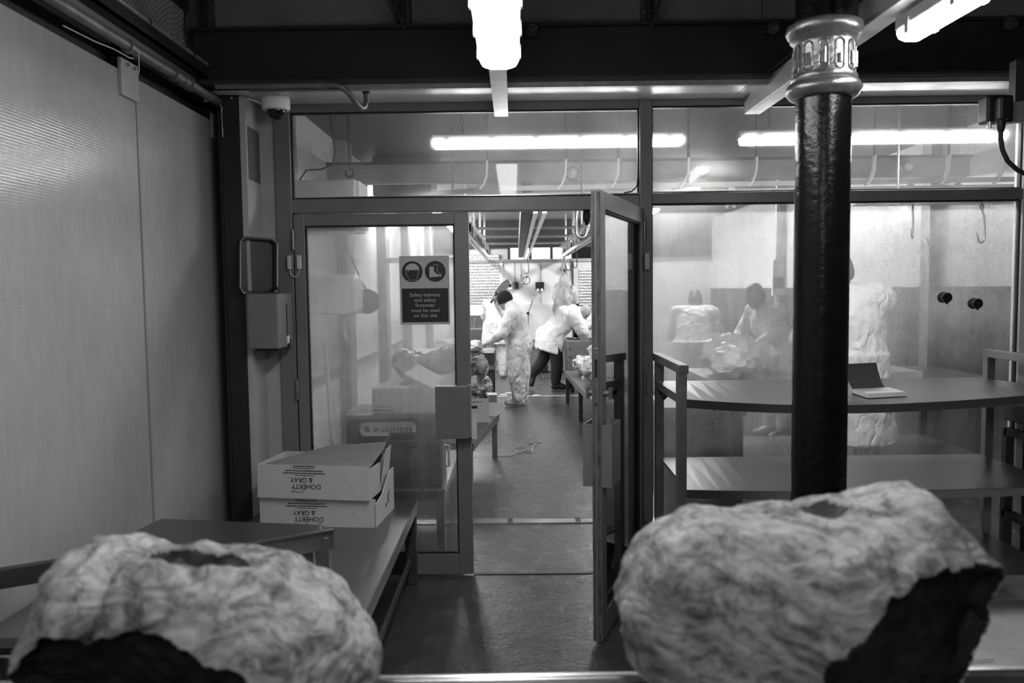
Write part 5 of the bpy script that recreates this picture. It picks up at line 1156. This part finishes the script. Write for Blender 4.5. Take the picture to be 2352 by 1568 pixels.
def torso(b, pel, chest, neck, sh, hip, g=0.0):
    pel, chest, neck = V(pel), V(chest), V(neck); s = (V(sh[1]) - V(sh[0])); sw = s.length / 2; s.normalize(); ax = (chest - pel).normalized(); f = s.cross(ax).normalized()
    b.loft([(pel - ax * .09, s, .15 + g, f, .11 + g), (pel, s, .175 + g, f, .125 + g), (pel.lerp(chest, .5), s, .155 + g, f, .115 + g), (chest, s, sw * .88 + g, f, .12 + g), (chest.lerp(neck, .55), s, sw * .8 + g, f, .095 + g), (chest.lerp(neck, .9), s, .075 + g * .5, f, .065 + g * .5)], 20)
    for k in (0, 1): b.cap(chest.lerp(neck, .5), sh[k], .07 + g, .062 + g, 12)
def person(label, loc, J, build_clothes, skin=M_SKIN, group=None, hands=True, sc=1.0, voxel=.0075):
    root = thing('person', label, 'person', loc, 0, group)
    b = MB()
    torso(b, J['pel'], J['chest'], J['neck'], J['sh'], J['hip'])
    hc, hf, hu = V(J['head']), V(J['hf']), V(J['hu'])
    b.cap(J['neck'], hc - hu.normalized() * .05, .056, .052); head(b, hc, hf, hu, sc)
    for k in (0, 1):
        limb(b, [V(J['sh'][k]), V(J['el'][k]), V(J['wr'][k])], [.052, .042, .028])
        d = V(J['wr'][k]) - V(J['el'][k]); hd = J.get('hd', (None, None))[k] or d; hn = J.get('hn', ((0, 0, 1), (0, 0, 1)))[k]
        hand(b, J['wr'][k], hd, hn, J.get('curl', (.35, .35))[k], 1 if k else -1)
        limb(b, [V(J['hip'][k]), V(J['kn'][k]), V(J['an'][k])], [.085, .06, .042]); b.cap(J['an'][k], V(J['an'][k]) + (V(J['toe'][k]) - V(J['an'][k])) * .8, .042, .035)
    skinify(b.build('body', skin, root), voxel, 2)
    face_parts(root, hc, hf, hu, sc)
    build_clothes(root)
    return root
def boots(root, J, m, sole=True):
    for k in (0, 1):
        a, tt = V(J['an'][k]), V(J['toe'][k]); d = (tt - a); d.z = 0 if sole else d.z
        b = MB(); b.cap(a + V((0, 0, .06)) if sole else a - d.normalized() * .02, a, .058, .056); b.cap(a - d.normalized() * .03 + V((0, 0, -.025)), tt, .052, .045); b.cap(a + V((0, 0, -.04)), a.lerp(tt, .5), .05, .05)
        if sole: 
            for v in b.v: v.z = max(v.z, .003)
        skinify(b.build('shoe', m, root), .01, 2)
def cloth(name, b, m, root, folds=.012, voxel=.012, it=4): return skinify(b.build(name, m, root), voxel, it, folds)

# --- butcher in white coverall, woollen hat, cleaver raised (profile, facing left)
s_ = .00601
def q1(px, py, dy=0): return V(((px - 1183) * s_ + (py - 665) * -.00007, 11.0 + dy, 1.6 - (py - 665) * s_))
J = dict(pel=q1(1190, 785), chest=q1(1184, 728), neck=q1(1176, 703), head=q1(1160, 689), hf=(-.9, -.05, -.35), hu=(-.3, 0, .95),
         sh=(q1(1176, 722, -.19), q1(1172, 718, .19)), el=(q1(1153, 764, -.24), q1(1160, 722, .38)), wr=(q1(1122, 784, -.17), q1(1139, 694, .26)),
         hip=(q1(1188, 795, -.09), q1(1192, 795, .1)), kn=(q1(1186, 858, -.1), q1(1198, 858, .11)), an=(q1(1192, 912, -.1), q1(1200, 905, .14)), toe=(q1(1166, 922, -.12), q1(1176, 917, .15)),
         hd=((-.9, .1, -.35), (-.35, -.5, .6)), hn=((0, 0, 1), (-.8, .3, .2)), curl=(.5, 1.0))
J['an'] = (V((J['an'][0].x, J['an'][0].y, .09)), V((J['an'][1].x, J['an'][1].y, .09))); J['toe'] = (V((J['toe'][0].x, J['toe'][0].y, .05)), V((J['toe'][1].x, J['toe'][1].y, .05)))
def c1_(root):
    b = MB(); torso(b, J['pel'], J['chest'], J['neck'], J['sh'], J['hip'], .045)
    b.ell(q1(1184, 765), (.19, .2, .2)); b.ell(q1(1196, 790), (.17, .21, .18))
    b.cap(q1(1180, 712), q1(1170, 700), .1, .085)
    for k in (0, 1):
        limb(b, [J['sh'][k], J['el'][k], J['el'][k].lerp(J['wr'][k], .9)], [.1, .085, .055])
        limb(b, [J['hip'][k] + V((0, 0, .02)), J['kn'][k], J['an'][k] + V((0, 0, .06))], [.155, .125, .085]); b.cap(J['an'][k] + V((.0, 0, .12)), J['an'][k] + V((-.01, 0, .03)), .09, .088)
    cloth('coverall', b, M_COTTON2, root, .03)
    u = V(J['hu']).normalized(); f = V(J['hf']).normalized(); c = J['head']; sd = f.cross(u).normalized(); u = sd.cross(f)
    b = MB(); b.loft([(c + u * z - f * .005, sd, rx, f, ry) for z, rx, ry in ((-.03, .08, .103), (-.005, .088, .112), (.0, .087, .111), (.04, .088, .112), (.08, .078, .1), (.115, .058, .075), (.135, .02, .03))], 20); cloth('woollen_hat', b, M_WOOL, root, .004, .008, 2)
    boots(root, J, M_OFFW)
person('butcher in white coverall and black woollen hat raising a cleaver', (0.02, 11, 0), J, c1_, M_SKIN2)
cl = thing('cleaver', 'large steel meat cleaver held up by the butcher in the woollen hat', 'cleaver', J['wr'][1] + V((-.04, -.06, .06)))
hp = J['wr'][1] + V((-.045, -.05, .045)); up = V((.5, -.06, .86)).normalized(); sdv = V((.86, .1, -.5)).normalized()
MB().cap(hp - up * .05, hp + up * .1, .017, .016).build('handle', M_BLACKP, cl)
n_ = up.cross(sdv).normalized(); pl_ = [(-.03, .09), (.085, .075), (.11, .26), (.085, .33), (.035, .35), (-.01, .25)]
b = MB(); vs = [hp + sdv * (x + .0) + up * y + n_ * k for k in (-.0035, .0035) for x, y in pl_]; n = len(pl_); b.add(vs, [tuple(range(n)), tuple(range(n, 2 * n))[::-1]] + [(i, (i + 1) % n, n + (i + 1) % n, n + i) for i in range(n)]).build('blade', M_GALV, cl)

# --- butcher behind, seen from the back at the sink
def std(x, y, h=1.75, face=(0, 1, 0), lean=0.0, el=.0, reach=.25, drop=.95, tilt=.3):
    f = V(face).normalized(); s = f.cross(V((0, 0, 1))).normalized(); k = h / 1.75; o = V((x, y, 0)); up = V((0, 0, 1))
    P_ = lambda a, b_, c: o + f * a * k + s * b_ * k + up * c * k
    ch = lean
    return dict(pel=P_(0, 0, .98), chest=P_(ch * .7, 0, 1.3), neck=P_(ch, 0, 1.5 - ch * .15), head=P_(ch + .05 + tilt * .1, 0, 1.635 - ch * .25), hf=tuple(f - up * tilt), hu=tuple(up + f * tilt),
                sh=(P_(ch * .85, -.19, 1.43 - ch * .12), P_(ch * .85, .19, 1.43 - ch * .12)), el=(P_(ch + .08, -.28, 1.15), P_(ch + .08, .28, 1.15)), wr=(P_(ch + reach, -.16, drop), P_(ch + reach, .16, drop)),
                hip=(P_(0, -.1, .93), P_(0, .1, .93)), kn=(P_(.02, -.11, .5), P_(.02, .11, .5)), an=(P_(0, -.12, .09), P_(0, .12, .09)), toe=(P_(.16, -.14, .05), P_(.16, .14, .05)), f=f, s=s)
def coat_std(J, root, hem=.5, m=M_COTTON, tm=M_COTTON, shoe=M_OFFW, folds=.02, hood=False, g=.05):
    b = MB(); torso(b, J['pel'], J['chest'], J['neck'], J['sh'], J['hip'], g)
    f, s = J['f'], J['s']; pl = J['pel']
    b.loft([(pl + V((0, 0, .1)), s, .2 + g * .6, f, .15 + g * .6), (pl - V((0, 0, .1)), s, .22 + g * .6, f, .17 + g * .6), (V((pl.x, pl.y, hem)), s, .24 + g * .8, f, .2 + g * .6)], 22)
    for k in (0, 1): limb(b, [J['sh'][k], J['el'][k], J['el'][k].lerp(J['wr'][k], .88)], [.092, .08, .06])
    if hood: b.cap(J['neck'], J['head'] - V(J['hf']).normalized() * .03, .09, .11)
    cloth('white_coat', b, m, root, folds)
    b = MB()
    for k in (0, 1): limb(b, [J['hip'][k], J['kn'][k], J['an'][k] + V((0, 0, .03))], [.11, .09, .07])
    cloth('trousers', b, tm, root, folds * .7); boots(root, J, shoe)
def hair(J, root, m=M_DARK2):
    u = V(J['hu']).normalized(); f = V(J['hf']).normalized(); c = J['head']; sd = f.cross(u).normalized(); u = sd.cross(f)
    b = MB(); b.loft([(c + u * z - f * y, sd, rx, f, ry) for z, y, rx, ry in ((-.06, .05, .06, .05), (-.02, .04, .078, .07), (.04, .02, .081, .09), (.09, .015, .07, .09), (.125, .015, .035, .05))], 16); cloth('hair', b, m, root, .006, .008, 2)
J2 = std(-.36, 14.5, 1.66, (.15, 1, 0), lean=.3, reach=.25, drop=1.05, tilt=1.1)
person('butcher in long white coat with his back turned at the steel sink', (-.36, 14.5, 0), J2, lambda r: (coat_std(J2, r, .62), hair(J2, r)))

# --- bald butcher bending over the bin
s3 = .00694
def q3(px, py, dy=0): return V(((px - 1183) * s3 - (py - 665) * .00008, 12.72 + dy, 1.6 - (py - 665) * s3))
J3 = dict(pel=q3(1268, 765), chest=q3(1304, 722), neck=q3(1326, 714), head=q3(1341, 719, -.03), hf=(.45, -.35, -.8), hu=(.85, -.1, .45),
          sh=(q3(1318, 728, -.2), q3(1316, 720, .2)), el=(q3(1336, 762, -.24), q3(1338, 756, .2)), wr=(q3(1343, 788, -.1), q3(1347, 786, .14)),
          hip=(q3(1274, 780, -.1), q3(1264, 778, .1)), kn=(q3(1279, 838, -.12), q3(1246, 832, .1)), an=(q3(1277, 881, -.1), q3(1224, 868, .1)), toe=(q3(1294, 888, -.14), q3(1221, 884, .05)),
          hd=((.3, .1, -.9), (.3, .1, -.9)), hn=((-.8, 0, -.3), (-.8, 0, -.3)))
J3['an'] = (V((J3['an'][0].x, J3['an'][0].y, .09)), J3['an'][1]); J3['toe'] = (V((J3['toe'][0].x, J3['toe'][0].y, .05)), J3['toe'][1])
def c3_(root):
    b = MB(); torso(b, J3['pel'], J3['chest'], J3['neck'], J3['sh'], J3['hip'], .055)
    X, Yv = V((1, 0, 0)), V((0, 1, 0))
    b.loft([(q3(1300, 735), V((.8, 0, -.6)), .2, Yv, .24), (q3(1271, 765), V((.8, 0, -.5)), .19, Yv, .26), (q3(1262, 790), V((.9, 0, -.35)), .215, Yv, .28), (q3(1262, 808), V((.93, 0, -.3)), .215, Yv, .29)], 26)
    b.cap(q3(1282, 752, -.1), q3(1280, 808, -.12), .13, .085); b.cap(q3(1252, 770), q3(1240, 793), .16, .09)
    for k in (0, 1): limb(b, [J3['sh'][k], J3['el'][k], J3['el'][k].lerp(J3['wr'][k], .8)], [.115, .1, .075])
    b.cap(q3(1318, 716), q3(1326, 716), .1, .08)
    cloth('white_coat', b, M_COTTON, root, .028)
    b = MB()
    for k in (0, 1): limb(b, [J3['hip'][k], J3['kn'][k], J3['an'][k] + V((0, 0, .05))], [.12, .1, .08])
    cloth('trousers', b, M_DENIM, root, .018)
    J3a = dict(an=(J3['an'][0],) * 2, toe=(J3['toe'][0],) * 2)
    for k, sole in ((0, True), (1, False)):
        a, tt = J3['an'][k], J3['toe'][k]; d = (tt - a).normalized(); b = MB(); b.cap(a + V((0, 0, .08)), a, .062, .058); b.cap(a - d * .01, tt, .056, .048)
        if sole:
            b.cap(a + V((-.03, 0, -.04)), tt, .05, .045)
            for v in b.v: v.z = max(v.z, .003)
        skinify(b.build('shoe', M_RUBBER, root), .01, 2)
    b = MB(); b.cap(q3(1324, 715), q3(1329, 715), .066, .062); cloth('collar', b, M_DENIM, root, .0, .01, 2)
person('bald butcher in white coat and dark trousers bending into the bin', (.66, 12.72, 0), J3, c3_, M_SKIN)

J4 = std(1.72, 13.5, 1.76, (-1, -.2, 0), lean=.22, reach=.35, drop=.95, tilt=.6)
person('butcher in white coat across the bin, half hidden by the open door', (1.72, 13.5, 0), J4, lambda r: (coat_std(J4, r, .6), hair(J4, r)))
J5 = std(2.37, 5.6, 1.84, (.0, 1, 0), lean=.12, reach=.4, drop=1.02, tilt=.35)
person('large man in white coat working behind the steamed window and column', (2.37, 5.6, 0), J5, lambda r: (coat_std(J5, r, .5, g=.085), hair(J5, r)), M_SKIN2)
J6 = std(1.98, 8.9, 1.62, (.3, 1, 0), lean=.3, reach=.4, drop=.9, tilt=.8)
person('stooping man in white coat seen dimly through the steamed window', (1.98, 8.9, 0), J6, lambda r: (coat_std(J6, r, .55), hair(J6, r)), M_SKIN2)
J7 = std(2.75, 8.35, 1.66, (-.9, -.3, 0), lean=.2, reach=.35, drop=.95, tilt=.5)
person('second man in white coat facing the stooping one through the steam', (2.75, 8.35, 0), J7, lambda r: (coat_std(J7, r, .55), hair(J7, r)), M_SKIN2)
